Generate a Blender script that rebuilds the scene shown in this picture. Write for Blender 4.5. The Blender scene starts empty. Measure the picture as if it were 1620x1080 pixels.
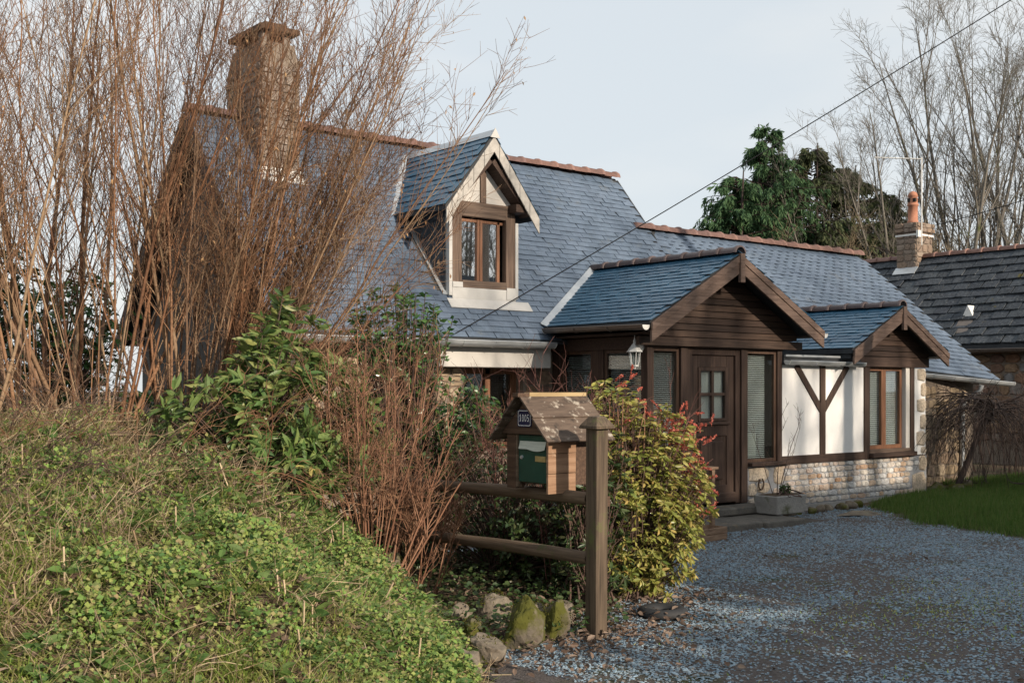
import bpy, bmesh, math, random
import numpy as np
from mathutils import Vector, Matrix, noise
R = math.radians
sc = bpy.context.scene
COL = sc.collection
rng = np.random.default_rng(7)
random.seed(7)

# ------------------------------------------------------------------ camera, sky, sun
cd = bpy.data.cameras.new('camera'); cam = bpy.data.objects.new('camera', cd); COL.objects.link(cam)
cam.location = (0, 0, 1.75); cam.rotation_euler = (R(90), 0, R(-39.0))
cd.sensor_width = 36; cd.lens = 1820 / 1620 * 36; cd.shift_y = 75 / 1620
cd.clip_start = .1; cd.clip_end = 2000
sc.camera = cam
SUN_EL, SUN_AZ = R(20), math.atan2(.10, -.99)          # azimuth as (x, y) = (sin, cos)
SUN = Vector((math.sin(SUN_AZ) * math.cos(SUN_EL), math.cos(SUN_AZ) * math.cos(SUN_EL), math.sin(SUN_EL)))
wd = bpy.data.worlds.new('World'); sc.world = wd; wd.use_nodes = True
nt = wd.node_tree; nt.nodes.clear()
sky = nt.nodes.new('ShaderNodeTexSky'); sky.sky_type = 'NISHITA'; sky.sun_disc = False
sky.sun_elevation = SUN_EL; sky.sun_rotation = SUN_AZ; sky.dust_density = 2.0; sky.air_density = 1.0
mixn = nt.nodes.new('ShaderNodeMix'); mixn.data_type = 'RGBA'; mixn.inputs[0].default_value = .86
tcw = nt.nodes.new('ShaderNodeTexCoord'); cl = nt.nodes.new('ShaderNodeTexNoise'); cl.inputs['Scale'].default_value = 2.2; cl.inputs['Detail'].default_value = 5
mpw = nt.nodes.new('ShaderNodeMapping'); mpw.inputs['Scale'].default_value = (1, 1, 3.2); nt.links.new(tcw.outputs['Generated'], mpw.inputs[0]); nt.links.new(mpw.outputs[0], cl.inputs[0])
rw = nt.nodes.new('ShaderNodeValToRGB'); rw.color_ramp.elements[0].position = .36; rw.color_ramp.elements[1].position = .62
rw.color_ramp.elements[0].color = (.588, .632, .664, 1); rw.color_ramp.elements[1].color = (.69, .70, .695, 1)     # thin high cloud, pale grey-blue to cream
vm = nt.nodes.new('ShaderNodeVectorMath'); vm.operation = 'SCALE'; vm.inputs['Scale'].default_value = 10; nt.links.new(cl.outputs['Fac'], rw.inputs[0]); nt.links.new(rw.outputs[0], vm.inputs[0]); nt.links.new(vm.outputs[0], mixn.inputs[7])
bg = nt.nodes.new('ShaderNodeBackground'); bg.inputs[1].default_value = .1
wo = nt.nodes.new('ShaderNodeOutputWorld')
nt.links.new(sky.outputs[0], mixn.inputs[6]); nt.links.new(mixn.outputs[2], bg.inputs[0]); nt.links.new(bg.outputs[0], wo.inputs[0])
ld = bpy.data.lights.new('sun', 'SUN'); ld.energy = 4.4; ld.angle = R(.7); ld.color = (1.0, .85, .68)
lo = bpy.data.objects.new('sun', ld); COL.objects.link(lo); lo.location = (20, -30, 20)
lo.rotation_euler = (-SUN).to_track_quat('-Z', 'Y').to_euler()
vs = sc.view_settings
vs.view_transform = 'Standard'; vs.look = 'None'; vs.exposure = 0.42; vs.gamma = 1; vs.use_curve_mapping = False
sc.cycles.max_bounces = 6; sc.cycles.diffuse_bounces = 3; sc.cycles.glossy_bounces = 3
sc.cycles.transparent_max_bounces = 12; sc.cycles.use_denoising = True

# ------------------------------------------------------------------ materials
def mat(name, cols, nscale=6, stretch=(1, 1, 1), rot=(0, 0, 0), rough=.8, bump=.15, bscale=None, isl=False, var=(.75, 1.2),
        metal=0, spec=.3, over=None, transl=0, bdist=.02):
    m = bpy.data.materials.new(name); m.use_nodes = True
    t = m.node_tree; N = t.nodes; L = t.links
    p = N['Principled BSDF']; out = N['Material Output']
    p.inputs['Roughness'].default_value = rough; p.inputs['Metallic'].default_value = metal
    p.inputs['Specular IOR Level'].default_value = spec
    g = N.new('ShaderNodeNewGeometry')
    mp = N.new('ShaderNodeMapping'); mp.inputs['Scale'].default_value = stretch; mp.inputs['Rotation'].default_value = rot
    L.new(g.outputs['Position'], mp.inputs[0])
    nz = N.new('ShaderNodeTexNoise'); nz.inputs['Scale'].default_value = nscale; nz.inputs['Detail'].default_value = 7
    nz.inputs['Roughness'].default_value = .62; L.new(mp.outputs[0], nz.inputs[0])
    rp = N.new('ShaderNodeValToRGB')
    def fill(r, cs, a=0, b=1):
        e = r.color_ramp.elements
        while len(e) > 1: e.remove(e[-1])
        n = len(cs)
        e[0].position = a; e[0].color = (*cs[0], 1)
        for i in range(1, n):
            q = e.new(a + (b - a) * i / max(1, n - 1)); q.color = (*cs[i], 1)
    col = None
    if isl:
        oi = N.new('ShaderNodeObjectInfo')
        ad = N.new('ShaderNodeMath'); ad.operation = 'ADD'
        L.new(oi.outputs['Random'], ad.inputs[1])
        if isl == 'obj':
            sm_ = N.new('ShaderNodeMath'); sm_.operation = 'MULTIPLY'; sm_.inputs[1].default_value = .16; L.new(g.outputs['Random Per Island'], sm_.inputs[0]); L.new(sm_.outputs[0], ad.inputs[0])
        else: L.new(g.outputs['Random Per Island'], ad.inputs[0])
        fr = N.new('ShaderNodeMath'); fr.operation = 'FRACT'; L.new(ad.outputs[0], fr.inputs[0])
        fill(rp, cols); L.new(fr.outputs[0], rp.inputs[0])
        r2 = N.new('ShaderNodeValToRGB'); fill(r2, [(var[0],) * 3, (var[1],) * 3], .3, .7); L.new(nz.outputs['Fac'], r2.inputs[0])
        mx = N.new('ShaderNodeMix'); mx.data_type = 'RGBA'; mx.blend_type = 'MULTIPLY'; mx.inputs[0].default_value = 1
        L.new(rp.outputs[0], mx.inputs[6]); L.new(r2.outputs[0], mx.inputs[7]); col = mx.outputs[2]
    else:
        fill(rp, cols, .28, .72); L.new(nz.outputs['Fac'], rp.inputs[0]); col = rp.outputs[0]
    for ov in (over or []):                       # (colour, scale, threshold, softness)
        n2 = N.new('ShaderNodeTexNoise'); n2.inputs['Scale'].default_value = ov[1]; n2.inputs['Detail'].default_value = 8
        n2.inputs['Roughness'].default_value = .65; L.new(g.outputs['Position'], n2.inputs[0])
        r3 = N.new('ShaderNodeMapRange'); r3.inputs[1].default_value = ov[2]; r3.inputs[2].default_value = ov[2] + ov[3]
        L.new(n2.outputs['Fac'], r3.inputs[0])
        m2 = N.new('ShaderNodeMix'); m2.data_type = 'RGBA'; m2.inputs[7].default_value = (*ov[0], 1)
        L.new(r3.outputs[0], m2.inputs[0]); L.new(col, m2.inputs[6]); col = m2.outputs[2]
    L.new(col, p.inputs['Base Color'])
    if bump:
        b = N.new('ShaderNodeBump'); b.inputs['Strength'].default_value = bump; b.inputs['Distance'].default_value = bdist
        if bscale:
            n3 = N.new('ShaderNodeTexNoise'); n3.inputs['Scale'].default_value = bscale; n3.inputs['Detail'].default_value = 6
            L.new(mp.outputs[0], n3.inputs[0]); L.new(n3.outputs['Fac'], b.inputs['Height'])
        else: L.new(nz.outputs['Fac'], b.inputs['Height'])
        L.new(b.outputs[0], p.inputs['Normal'])
    if transl:
        tr = N.new('ShaderNodeBsdfTranslucent'); L.new(col, tr.inputs[0])
        ms = N.new('ShaderNodeMixShader'); ms.inputs[0].default_value = transl
        L.new(p.outputs[0], ms.inputs[1]); L.new(tr.outputs[0], ms.inputs[2]); L.new(ms.outputs[0], out.inputs[0])
    return m
def glass(name, refl):
    m = bpy.data.materials.new(name); m.use_nodes = True
    t = m.node_tree; N = t.nodes; L = t.links; N.remove(N['Principled BSDF'])
    a = N.new('ShaderNodeBsdfTransparent'); a.inputs[0].default_value = (.82, .86, .86, 1)
    b = N.new('ShaderNodeBsdfGlossy'); b.inputs['Roughness'].default_value = .015; b.inputs[0].default_value = (.95, .97, 1, 1)
    f = N.new('ShaderNodeLayerWeight'); f.inputs[0].default_value = .5
    pw = N.new('ShaderNodeMath'); pw.operation = 'POWER'; pw.inputs[1].default_value = 4; L.new(f.outputs['Facing'], pw.inputs[0])
    ad = N.new('ShaderNodeMath'); ad.operation = 'MULTIPLY_ADD'; ad.inputs[1].default_value = .8; ad.inputs[2].default_value = refl; L.new(pw.outputs[0], ad.inputs[0])
    s = N.new('ShaderNodeMixShader'); L.new(ad.outputs[0], s.inputs[0]); L.new(a.outputs[0], s.inputs[1]); L.new(b.outputs[0], s.inputs[2])
    L.new(s.outputs[0], N['Material Output'].inputs[0]); return m

M = {}
SL = [(.086, .12, .172), (.093, .129, .182), (.098, .134, .188), (.089, .124, .175), (.106, .143, .20), (.094, .129, .184)]
M['slate'] = mat('slate', SL, 9, rough=.42, bump=.25, bscale=30, isl=True, var=(.8, 1.2), spec=.5, over=[((.13, .135, .13), 2.4, .60, .2), ((.055, .07, .10), 1.1, .58, .2), ((.19, .19, .165), 26, .68, .05)])
M['slate_new'] = mat('slate_new', [(.024, .088, .155), (.03, .10, .175), (.027, .093, .163), (.038, .108, .18)], 9, rough=.36, bump=.2, bscale=30, isl=True, var=(.85, 1.15), spec=.5)
M['slate_old'] = mat('slate_old', [(.03, .037, .046), (.042, .05, .06), (.056, .066, .078), (.038, .045, .057)], 14, rough=.85, bump=.5, isl=True, var=(.55, 1.4),
                     over=[((.12, .13, .14), 20, .56, .1), ((.10, .085, .02), 2.2, .66, .06)])
M['gable'] = mat('dark_gable', [(.05, .047, .045), (.085, .078, .073), (.12, .108, .098)], 3, stretch=(1, 1, .4), rough=.95, bump=.5, bscale=30)  # left gable: dark grey-brown, darker than the cottage's stone walls
M['deck'] = mat('roof_deck', [(.03, .033, .038), (.05, .055, .06)], 6, rough=.9)
M['slate_barge'] = mat('slate_barge', [(.34, .325, .30), (.40, .38, .35), (.37, .355, .33)], 9, rough=.6, bump=.15, isl=True)
M['tile'] = mat('ridge_tile', [(.20, .115, .095), (.24, .14, .115), (.17, .105, .095)], 12, rough=.75, isl=True, bump=.2, over=[((.16, .15, .13), 9, .62, .1)])
M['tile_dark'] = mat('ridge_tile_dark', [(.10, .07, .068), (.13, .09, .085)], 12, rough=.5, isl=True, bump=.15, spec=.5)
M['zinc'] = mat('zinc', [(.40, .43, .46), (.55, .58, .6)], 5, stretch=(1, 1, 3), rough=.42, bump=.04, metal=.55)
M['zinc_pale'] = mat('zinc_pale', [(.62, .62, .6), (.74, .74, .72)], 5, rough=.5, bump=.04, metal=.1)
M['zinc_dark'] = mat('zinc_dark', [(.12, .10, .09), (.2, .17, .15)], 5, rough=.4, bump=.05, metal=.4)
M['plaster'] = mat('plaster', [(.48, .465, .44), (.54, .525, .50)], 3.2, rough=.95, bump=.12, bscale=90, over=[((.5, .46, .40), 1.6, .66, .25)])
M['plaster_bright'] = mat('brightened_plaster', [(.77, .77, .765), (.84, .84, .83)], 3.2, rough=.95, bump=.16, bscale=70, over=[((.62, .60, .56), 1.6, .60, .25), ((.55, .52, .47), 9, .66, .12)])  # same plaster, colour brightened to make up for the shade on the extension
M['white'] = mat('white_paint', [(.42, .42, .41), (.48, .48, .47)], 7, rough=.6, bump=.04, over=[((.45, .42, .38), 6, .66, .1)])
def wood(nm, a, b, c, ax='x', rot=(0, 0, 0), rough=.7, over=None, spec=.3):
    st = {'x': (1.2, 26, 26), 'y': (26, 1.2, 26), 'z': (26, 26, 1.2)}[ax]
    return mat(nm, [a, b, c], 1.6, stretch=st, rot=rot, rough=rough, bump=.35, over=over, spec=spec, bdist=.008)
DK = ((.028, .017, .013), (.055, .034, .026), (.085, .054, .04))
M['dark_x'] = wood('dark_wood_x', *DK, 'x'); M['dark_y'] = wood('dark_wood_y', *DK, 'y'); M['dark_z'] = wood('dark_wood_z', *DK, 'z')
BG = ((.06, .040, .032), (.125, .084, .066), (.18, .128, .104))
M['barge_l'] = wood('barge_wood_left', *BG, 'x', rot=(0, R(29), 0), over=[((.04, .022, .016), 5.5, .70, .05)])
M['barge_r'] = wood('barge_wood_right', *BG, 'x', rot=(0, R(-29), 0), over=[((.04, .022, .016), 5.5, .70, .05)])
M['clad'] = mat('cladding', [(.034, .021, .016), (.058, .036, .027), (.075, .047, .034), (.044, .028, .021)], 1.6, stretch=(1.2, 26, 26), rough=.7, bump=.35, isl=True, bdist=.008, var=(.5, 1.4))
M['red_z'] = wood('window_wood', (.10, .045, .025), (.19, .09, .05), (.26, .13, .075), 'z', rough=.5)
M['frame_z'] = wood('porch_frame_wood', (.045, .026, .018), (.085, .05, .034), (.125, .075, .052), 'z', rough=.5)
M['old_x'] = wood('old_beam_x', (.045, .031, .024), (.11, .076, .057), (.18, .13, .10), 'x')
M['old_z'] = wood('old_beam_z', (.045, .031, .024), (.115, .078, .058), (.19, .135, .105), 'z')
M['post_z'] = wood('fence_post_wood', (.036, .027, .019), (.088, .064, .044), (.145, .108, .075), 'z', over=[((.10, .12, .035), 3.5, .56, .14)])
M['rail_y'] = wood('fence_rail_wood', (.05, .034, .024), (.12, .085, .058), (.19, .14, .10), 'y', over=[((.07, .085, .03), 4, .6, .12)])
M['box_x'] = wood('mailbox_board_wood', (.16, .09, .052), (.26, .155, .095), (.36, .235, .155), 'x', over=[((.6, .46, .34), 7, .66, .08)])
M['box_dark'] = wood('mailbox_dark_wood', (.035, .02, .014), (.075, .045, .03), (.13, .08, .052), 'y')
M['box_roof'] = mat('mailbox_roof', [(.045, .033, .026), (.10, .072, .055), (.145, .108, .082)], 2, stretch=(2, 14, 14), rough=.85, bump=.3, over=[((.34, .30, .25), 13, .56, .09), ((.03, .024, .02), 6, .56, .1)])
M['pale_x'] = wood('pale_batten', (.26, .185, .095), (.38, .28, .15), (.46, .35, .2), 'x')
M['green'] = mat('green_enamel', [(.006, .045, .034), (.012, .065, .048)], 14, rough=.38, bump=.03, spec=.5, over=[((.02, .045, .03), 30, .66, .06)])
M['flap'] = mat('grey_flap', [(.38, .42, .38), (.55, .58, .52)], 3, stretch=(30, 2, 30), rough=.5, bump=.1)
M['brass'] = mat('brass', [(.42, .33, .14), (.55, .45, .22)], 30, rough=.4, bump=.03, metal=.5)
M['navy'] = mat('navy_enamel', [(.006, .014, .05), (.012, .025, .085)], 8, rough=.22, bump=0, spec=.6)
M['enamel_white'] = mat('white_enamel', [(.72, .74, .78), (.8, .82, .85)], 9, rough=.3, bump=0)
M['lantern'] = mat('lantern_paint', [(.62, .63, .62), (.74, .75, .74)], 30, rough=.4, bump=.03, over=[((.35, .2, .12), 40, .68, .05)])
M['iron'] = mat('rusty_iron', [(.05, .032, .024), (.11, .065, .04)], 40, rough=.8, bump=.3)
M['blind'] = mat('blind_slat', [(.7, .7, .68), (.78, .78, .76)], 4, rough=.5, bump=0)
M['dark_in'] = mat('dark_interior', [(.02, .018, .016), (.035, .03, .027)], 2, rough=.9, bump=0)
M['curtain'] = mat('curtain', [(.5, .52, .46), (.62, .64, .58)], 3, stretch=(14, 14, 1), rough=.9, bump=.3)
M['glass'] = glass('window_glass', .11); M['glass_up'] = glass('dormer_glass', .72)
M['mortar'] = mat('mortar', [(.28, .29, .31), (.38, .39, .41)], 12, rough=.95, bump=.4, bscale=60)
M['concrete'] = mat('concrete', [(.24, .235, .225), (.36, .35, .33)], 7, rough=.95, bump=.5, bscale=50, over=[((.09, .095, .05), 3.5, .56, .14)])
STN = [(.62, .57, .50), (.64, .64, .63), (.48, .29, .17), (.64, .61, .56), (.56, .46, .36), (.62, .62, .62), (.68, .67, .65), (.58, .50, .42), (.53, .37, .25), (.64, .63, .61)]
M['stone'] = mat('rubble_stone', STN, 22, rough=.95, bump=.8, isl=True, var=(.6, 1.18), over=[((.25, .22, .18), 60, .66, .08)])
M['quoin'] = mat('quoin_stone', [(.60, .49, .37), (.62, .53, .42), (.58, .50, .42)], 30, rough=.95, bump=.9, isl=True, var=(.6, 1.2), over=[((.26, .19, .13), 70, .62, .08)])
M['stone_old'] = mat('old_wall_stone', [(.30, .22, .14), (.36, .28, .19), (.24, .19, .15), (.33, .24, .17), (.4, .33, .24)], 12, rough=.95, bump=.9, isl=True, var=(.55, 1.25))
M['stone_rust'] = mat('rust_wall_stone', [(.22, .13, .085), (.26, .19, .13), (.17, .105, .09), (.3, .2, .12), (.2, .22, .24)], 10, rough=.95, bump=.9, isl=True, var=(.55, 1.25))
M['stone_chim'] = mat('chimney_stone', [(.22, .18, .15), (.27, .22, .185), (.18, .15, .13), (.25, .21, .18), (.20, .17, .145)], 16, rough=.95, bump=.9, isl=True, var=(.6, 1.2), over=[((.10, .085, .07), 24, .62, .1)])
M['mortar_chim'] = mat('chimney_mortar', [(.16, .13, .105), (.22, .18, .145)], 14, rough=.95, bump=.5, bscale=40)
M['stone_grey'] = mat('chimney_grey_stone', [(.17, .13, .105), (.26, .19, .14), (.21, .165, .135), (.29, .235, .19)], 18, rough=.95, bump=.9, isl=True, over=[((.42, .36, .05), 14, .66, .05), ((.4, .39, .36), 26, .64, .06)])
M['terracotta'] = mat('terracotta', [(.34, .15, .095), (.42, .20, .13)], 14, rough=.8, bump=.1)
M['soil'] = mat('soil', [(.045, .032, .022), (.085, .06, .04), (.13, .094, .062)], 9, rough=1, bump=.7, over=[((.035, .05, .016), 2.2, .52, .14)])
M['dirt'] = mat('drive_dirt', [(.05, .043, .041), (.085, .073, .069), (.13, .118, .115)], 42, rough=.95, bump=.8, bscale=75, over=[((.045, .05, .02), 1.1, .56, .1)])
M['chip'] = mat('slate_chip', [(.13, .20, .26), (.19, .28, .36), (.21, .28, .335), (.17, .24, .30), (.24, .315, .365), (.22, .315, .40), (.20, .18, .16), (.19, .28, .36), (.15, .20, .24)], 20, rough=.62, bump=.1, isl=True, spec=.35)
M['rock'] = mat('garden_rock', [(.07, .06, .045), (.13, .11, .085), (.20, .175, .14)], 7, rough=.95, bump=.9, over=[((.42, .39, .31), 9, .64, .05), ((.07, .072, .012), 3.3, .44, .1)])
M['rock_bare'] = mat('bare_rock', [(.08, .065, .05), (.16, .135, .105), (.24, .21, .165)], 7, rough=.95, bump=.9, over=[((.07, .08, .02), 3.5, .60, .1)])
M['flag'] = mat('flagstone', [(.07, .066, .062), (.12, .112, .10), (.16, .145, .125)], 6, rough=.9, bump=.6, bscale=34, over=[((.22, .17, .1), 2.6, .62, .1)])
M['tyre'] = mat('old_rubber', [(.02, .021, .023), (.035, .036, .038)], 12, rough=.7, bump=.2)
M['bark'] = mat('hazel_bark', [(.11, .054, .030), (.20, .10, .053), (.27, .15, .085), (.15, .082, .047), (.31, .215, .135), (.20, .125, .08), (.10, .058, .037)], 30, rough=.75, bump=.3, isl='obj', var=(.65, 1.25))
M['bark_red'] = mat('red_twig', [(.17, .082, .05), (.25, .13, .08), (.31, .18, .115)], 30, rough=.8, bump=.2, isl=True)
M['bark_blk'] = mat('blackish_twig', [(.035, .025, .022), (.06, .043, .037), (.045, .033, .03)], 20, rough=.85, bump=.2, isl=True)
M['bark_wine'] = mat('wine_twig', [(.11, .05, .045), (.16, .075, .06), (.2, .10, .085)], 30, rough=.8, bump=.2, isl=True)
M['bark_dk'] = mat('dark_twig', [(.07, .045, .038), (.11, .07, .055), (.09, .06, .05)], 20, rough=.85, bump=.2, isl=True)
M['bark_tree'] = mat('tree_bark', [(.11, .103, .092), (.17, .156, .136), (.135, .124, .108)], 6, rough=.9, bump=.4, over=[((.075, .085, .03), 1.5, .55, .12)])
M['bark_brown'] = mat('brown_bark', [(.13, .10, .065), (.19, .15, .095)], 6, rough=.9, bump=.3)
M['catkin'] = mat('dry_catkin', [(.36, .22, .11), (.46, .3, .16), (.3, .17, .09)], 9, rough=.9, bump=0, isl=True, transl=.25)
def leafm(n, cols, rough=.4, tr=.25, spec=.45): return mat(n, cols, 25, rough=rough, bump=0, isl=True, var=(.8, 1.15), transl=tr, spec=spec)
M['rhodo'] = leafm('rhododendron_leaf', [(.11, .18, .045), (.07, .14, .04), (.18, .24, .07), (.08, .15, .045), (.25, .265, .09), (.055, .115, .038)])
M['camel'] = leafm('camellia_leaf', [(.03, .085, .028), (.05, .125, .03), (.085, .16, .04), (.04, .10, .04)], rough=.25, spec=.6)
M['hedge'] = leafm('hedge_leaf', [(.03, .065, .02), (.05, .09, .028), (.075, .105, .032), (.04, .08, .032), (.085, .065, .032)])
M['holly'] = leafm('holly_leaf', [(.015, .045, .014), (.025, .065, .018), (.04, .09, .022)], rough=.3)
M['pieris'] = leafm('pieris_leaf', [(.20, .235, .05), (.32, .31, .075), (.15, .205, .042), (.40, .36, .11), (.25, .27, .06), (.44, .32, .11), (.11, .165, .035)])
M['panicle'] = leafm('red_panicle', [(.48, .10, .07), (.58, .17, .12), (.42, .085, .06), (.58, .24, .17)], rough=.7)
M['conifer'] = leafm('conifer_spray', [(.04, .09, .045), (.06, .12, .055), (.08, .145, .06), (.05, .105, .05)], rough=.7, tr=.2, spec=.2)  # distance haze put into the conifer greens as a lighter colour
M['conifer2'] = leafm('conifer_olive', [(.065, .085, .042), (.085, .105, .05), (.10, .115, .055)], rough=.7, tr=.2, spec=.2)
M['cover'] = leafm('ground_leaf', [(.13, .24, .06), (.22, .34, .08), (.085, .18, .06), (.33, .38, .11), (.17, .28, .065), (.36, .32, .14), (.07, .14, .05), (.26, .33, .085), (.32, .24, .13)], rough=.6, tr=.3, spec=.25)
M['moss'] = leafm('moss_tuft', [(.06, .062, .012), (.085, .085, .016), (.05, .055, .014)], rough=.9, tr=.2, spec=.1)
M['nettle'] = leafm('nettle_leaf', [(.07, .14, .04), (.10, .18, .045), (.14, .21, .06), (.08, .13, .045)], rough=.6, tr=.3, spec=.25)
M['grass'] = leafm('grass_blade', [(.16, .26, .05), (.25, .36, .07), (.34, .38, .10), (.46, .39, .19), (.21, .30, .06)], rough=.6, tr=.3, spec=.25)
M['lawn'] = leafm('lawn_blade', [(.06, .125, .025), (.085, .155, .032), (.11, .18, .04), (.15, .17, .06)], rough=.6, tr=.3, spec=.2)
M['straw'] = leafm('dry_stalk', [(.42, .32, .21), (.54, .43, .29), (.28, .195, .125), (.20, .135, .085)], rough=.8, tr=.1, spec=.2)
M['litter'] = leafm('dead_leaf', [(.10, .066, .05), (.15, .105, .08), (.20, .145, .11), (.07, .048, .038), (.26, .195, .15), (.12, .078, .056)], rough=.8, tr=.1, spec=.2)
M['yellow'] = leafm('yellow_leaf', [(.45, .38, .11), (.5, .42, .15)], rough=.6)
M['barn'] = mat('barn_wall', [(.3, .25, .19), (.4, .34, .27)], 4, rough=.95)
M['cable'] = mat('cable', [(.012, .012, .013), (.02, .02, .02)], 4, rough=.6, bump=0)
M['pole'] = wood('pole_wood', (.1, .075, .055), (.16, .12, .09), (.2, .16, .12), 'z')
M['crate'] = wood('crate_wood', (.13, .08, .05), (.23, .15, .10), (.32, .22, .15), 'x')

# ------------------------------------------------------------------ geometry helpers
def unit(a): return a / np.maximum(np.linalg.norm(a, axis=-1, keepdims=True), 1e-9)
class G:
    def __init__(s): s.V = []; s.Q = []; s.T = []; s.n = 0
    def add(s, V, Q=None, T=None):
        V = np.asarray(V, float).reshape(-1, 3)
        if Q is not None and len(Q): s.Q.append(np.asarray(Q, int).reshape(-1, 4) + s.n)
        if T is not None and len(T): s.T.append(np.asarray(T, int).reshape(-1, 3) + s.n)
        s.V.append(V); s.n += len(V); return s
    def box(s, a, b, rot=None, c=None):             # corners a..b, optional rotation matrix about c
        (x0, y0, z0), (x1, y1, z1) = a, b
        V = np.array([[x0, y0, z0], [x1, y0, z0], [x1, y1, z0], [x0, y1, z0], [x0, y0, z1], [x1, y0, z1], [x1, y1, z1], [x0, y1, z1]], float)
        if rot is not None:
            c = np.array(c if c is not None else V.mean(0)); V = (V - c) @ np.array(rot).T + c
        return s.add(V, [[0, 3, 2, 1], [4, 5, 6, 7], [0, 1, 5, 4], [1, 2, 6, 5], [2, 3, 7, 6], [3, 0, 4, 7]])
    def bar(s, p, q, w, h, up=(0, 0, 1)):           # beam from p to q, w wide (sideways), h high (along up)
        p = np.array(p, float); q = np.array(q, float); d = unit(q - p); up = np.array(up, float)
        sd = unit(np.cross(d, up)); u = np.cross(sd, d)
        o = [(-1, -1), (1, -1), (1, 1), (-1, 1)]
        V = [e + sd * a * w / 2 + u * b * h / 2 for e in (p, q) for a, b in o]
        return s.add(V, [[0, 3, 2, 1], [4, 5, 6, 7], [0, 1, 5, 4], [1, 2, 6, 5], [2, 3, 7, 6], [3, 0, 4, 7]])
    def prism(s, poly, ext):                         # polygon (list of 3d points) extruded by vector, fan caps
        P = np.array(poly, float); e = np.array(ext, float); n = len(P)
        V = np.vstack([P, P + e]); T = [[0, i + 1, i] for i in range(1, n - 1)] + [[n, n + i, n + i + 1] for i in range(1, n - 1)]
        return s.add(V, [[i, (i + 1) % n, (i + 1) % n + n, i + n] for i in range(n)], T)
    def lathe(s, c, prof, k=14, axis='z'):           # prof: (radius, height)
        V = []
        for r, h in prof:
            for j in range(k):
                a = 2 * math.pi * j / k; x, y = r * math.cos(a), r * math.sin(a)
                V.append({'z': (x, y, h), 'y': (x, h, y), 'x': (h, x, y)}[axis])
        V = np.array(V) + np.array(c); Q = []
        for i in range(len(prof) - 1):
            for j in range(k): Q.append([i * k + j, i * k + (j + 1) % k, (i + 1) * k + (j + 1) % k, (i + 1) * k + j])
        return s.add(V, Q)
    def tube(s, P, Rr, k=6):                          # batch of tubes: P (B,n,3), Rr (B,n)
        P = np.asarray(P, float); Rr = np.asarray(Rr, float)
        if P.ndim == 2: P = P[None]; Rr = np.broadcast_to(Rr, P.shape[:2])
        B, n, _ = P.shape
        T = unit(np.gradient(P, axis=1)); ref = np.array([.43, .71, .12]); ref /= np.linalg.norm(ref)
        U = unit(np.cross(T, ref)); W = np.cross(T, U)
        a = np.arange(k) * 2 * math.pi / k
        V = P[:, :, None] + Rr[:, :, None, None] * (np.cos(a)[:, None] * U[:, :, None] + np.sin(a)[:, None] * W[:, :, None])
        i = np.arange(n - 1)[:, None]; j = np.arange(k)[None]
        q = np.stack([i * k + j, i * k + (j + 1) % k, (i + 1) * k + (j + 1) % k, (i + 1) * k + j], -1).reshape(-1, 4)
        Q = (q[None] + (np.arange(B) * n * k)[:, None, None]).reshape(-1, 4)
        return s.add(V.reshape(-1, 3), Q)
    def scatter(s, tv, tq, tt, pos, dirs, nrm, sc_):   # copies of a template: x along dirs, z towards nrm
        pos = np.asarray(pos); X = unit(np.asarray(dirs)); Z = np.asarray(nrm); Y = unit(np.cross(Z, X)); Z = np.cross(X, Y)
        sc_ = np.asarray(sc_, float)
        if sc_.ndim == 1: sc_ = np.stack([sc_] * 3, -1)
        tv = np.asarray(tv, float)
        V = pos[:, None] + (tv[None, :, 0, None] * sc_[:, None, 0:1]) * X[:, None] + (tv[None, :, 1, None] * sc_[:, None, 1:2]) * Y[:, None] + (tv[None, :, 2, None] * sc_[:, None, 2:3]) * Z[:, None]
        off = (np.arange(len(pos)) * len(tv))[:, None, None]
        Q = (np.asarray(tq)[None] + off).reshape(-1, 4) if tq is not None else None
        T = (np.asarray(tt)[None] + off).reshape(-1, 3) if tt is not None else None
        return s.add(V.reshape(-1, 3), Q, T)
    def mesh(s, name, mt, smooth=False):
        me = bpy.data.meshes.new(name)
        V = np.vstack(s.V); Q = np.vstack(s.Q) if s.Q else np.zeros((0, 4), int); T = np.vstack(s.T) if s.T else np.zeros((0, 3), int)
        me.vertices.add(len(V)); me.vertices.foreach_set('co', V.astype(np.float32).ravel())
        me.loops.add(Q.size + T.size); me.loops.foreach_set('vertex_index', np.concatenate([Q.ravel(), T.ravel()]).astype(np.int32))
        me.polygons.add(len(Q) + len(T))
        me.polygons.foreach_set('loop_start', np.concatenate([np.arange(len(Q)) * 4, Q.size + np.arange(len(T)) * 3]).astype(np.int32))
        me.polygons.foreach_set('use_smooth', np.full(len(Q) + len(T), bool(smooth)))
        me.update(calc_edges=True); me.materials.append(M[mt]); return me
ORG = {}
def put(name, me, parent=None, mtx=None, **kw):
    o = bpy.data.objects.new(name, me); COL.objects.link(o)
    t = Vector((0, 0, 0))
    if parent is not None: o.parent = parent; t = -ORG[parent.as_pointer()]
    o.matrix_basis = Matrix.Translation(t) @ (mtx if mtx is not None else Matrix())
    ORG[o.as_pointer()] = Vector((0, 0, 0))
    for a, b in kw.items(): o[a] = b
    return o
def obj(name, g, mt, parent=None, smooth=False, bev=0, **kw):
    o = put(name, g.mesh(name, mt, smooth), parent, **kw)
    if bev:
        b = o.modifiers.new('bevel', 'BEVEL'); b.width = bev; b.segments = 2; b.limit_method = 'ANGLE'
    return o
def thing(name, label, cat, loc=(0, 0, 0), group=None):
    o = bpy.data.objects.new(name, None); COL.objects.link(o); o.location = loc; o['label'] = label; o['category'] = cat
    if group: o['group'] = group
    ORG[o.as_pointer()] = Vector(loc); return o
def box(a, b, **k): return G().box(a, b, **k)
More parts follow.
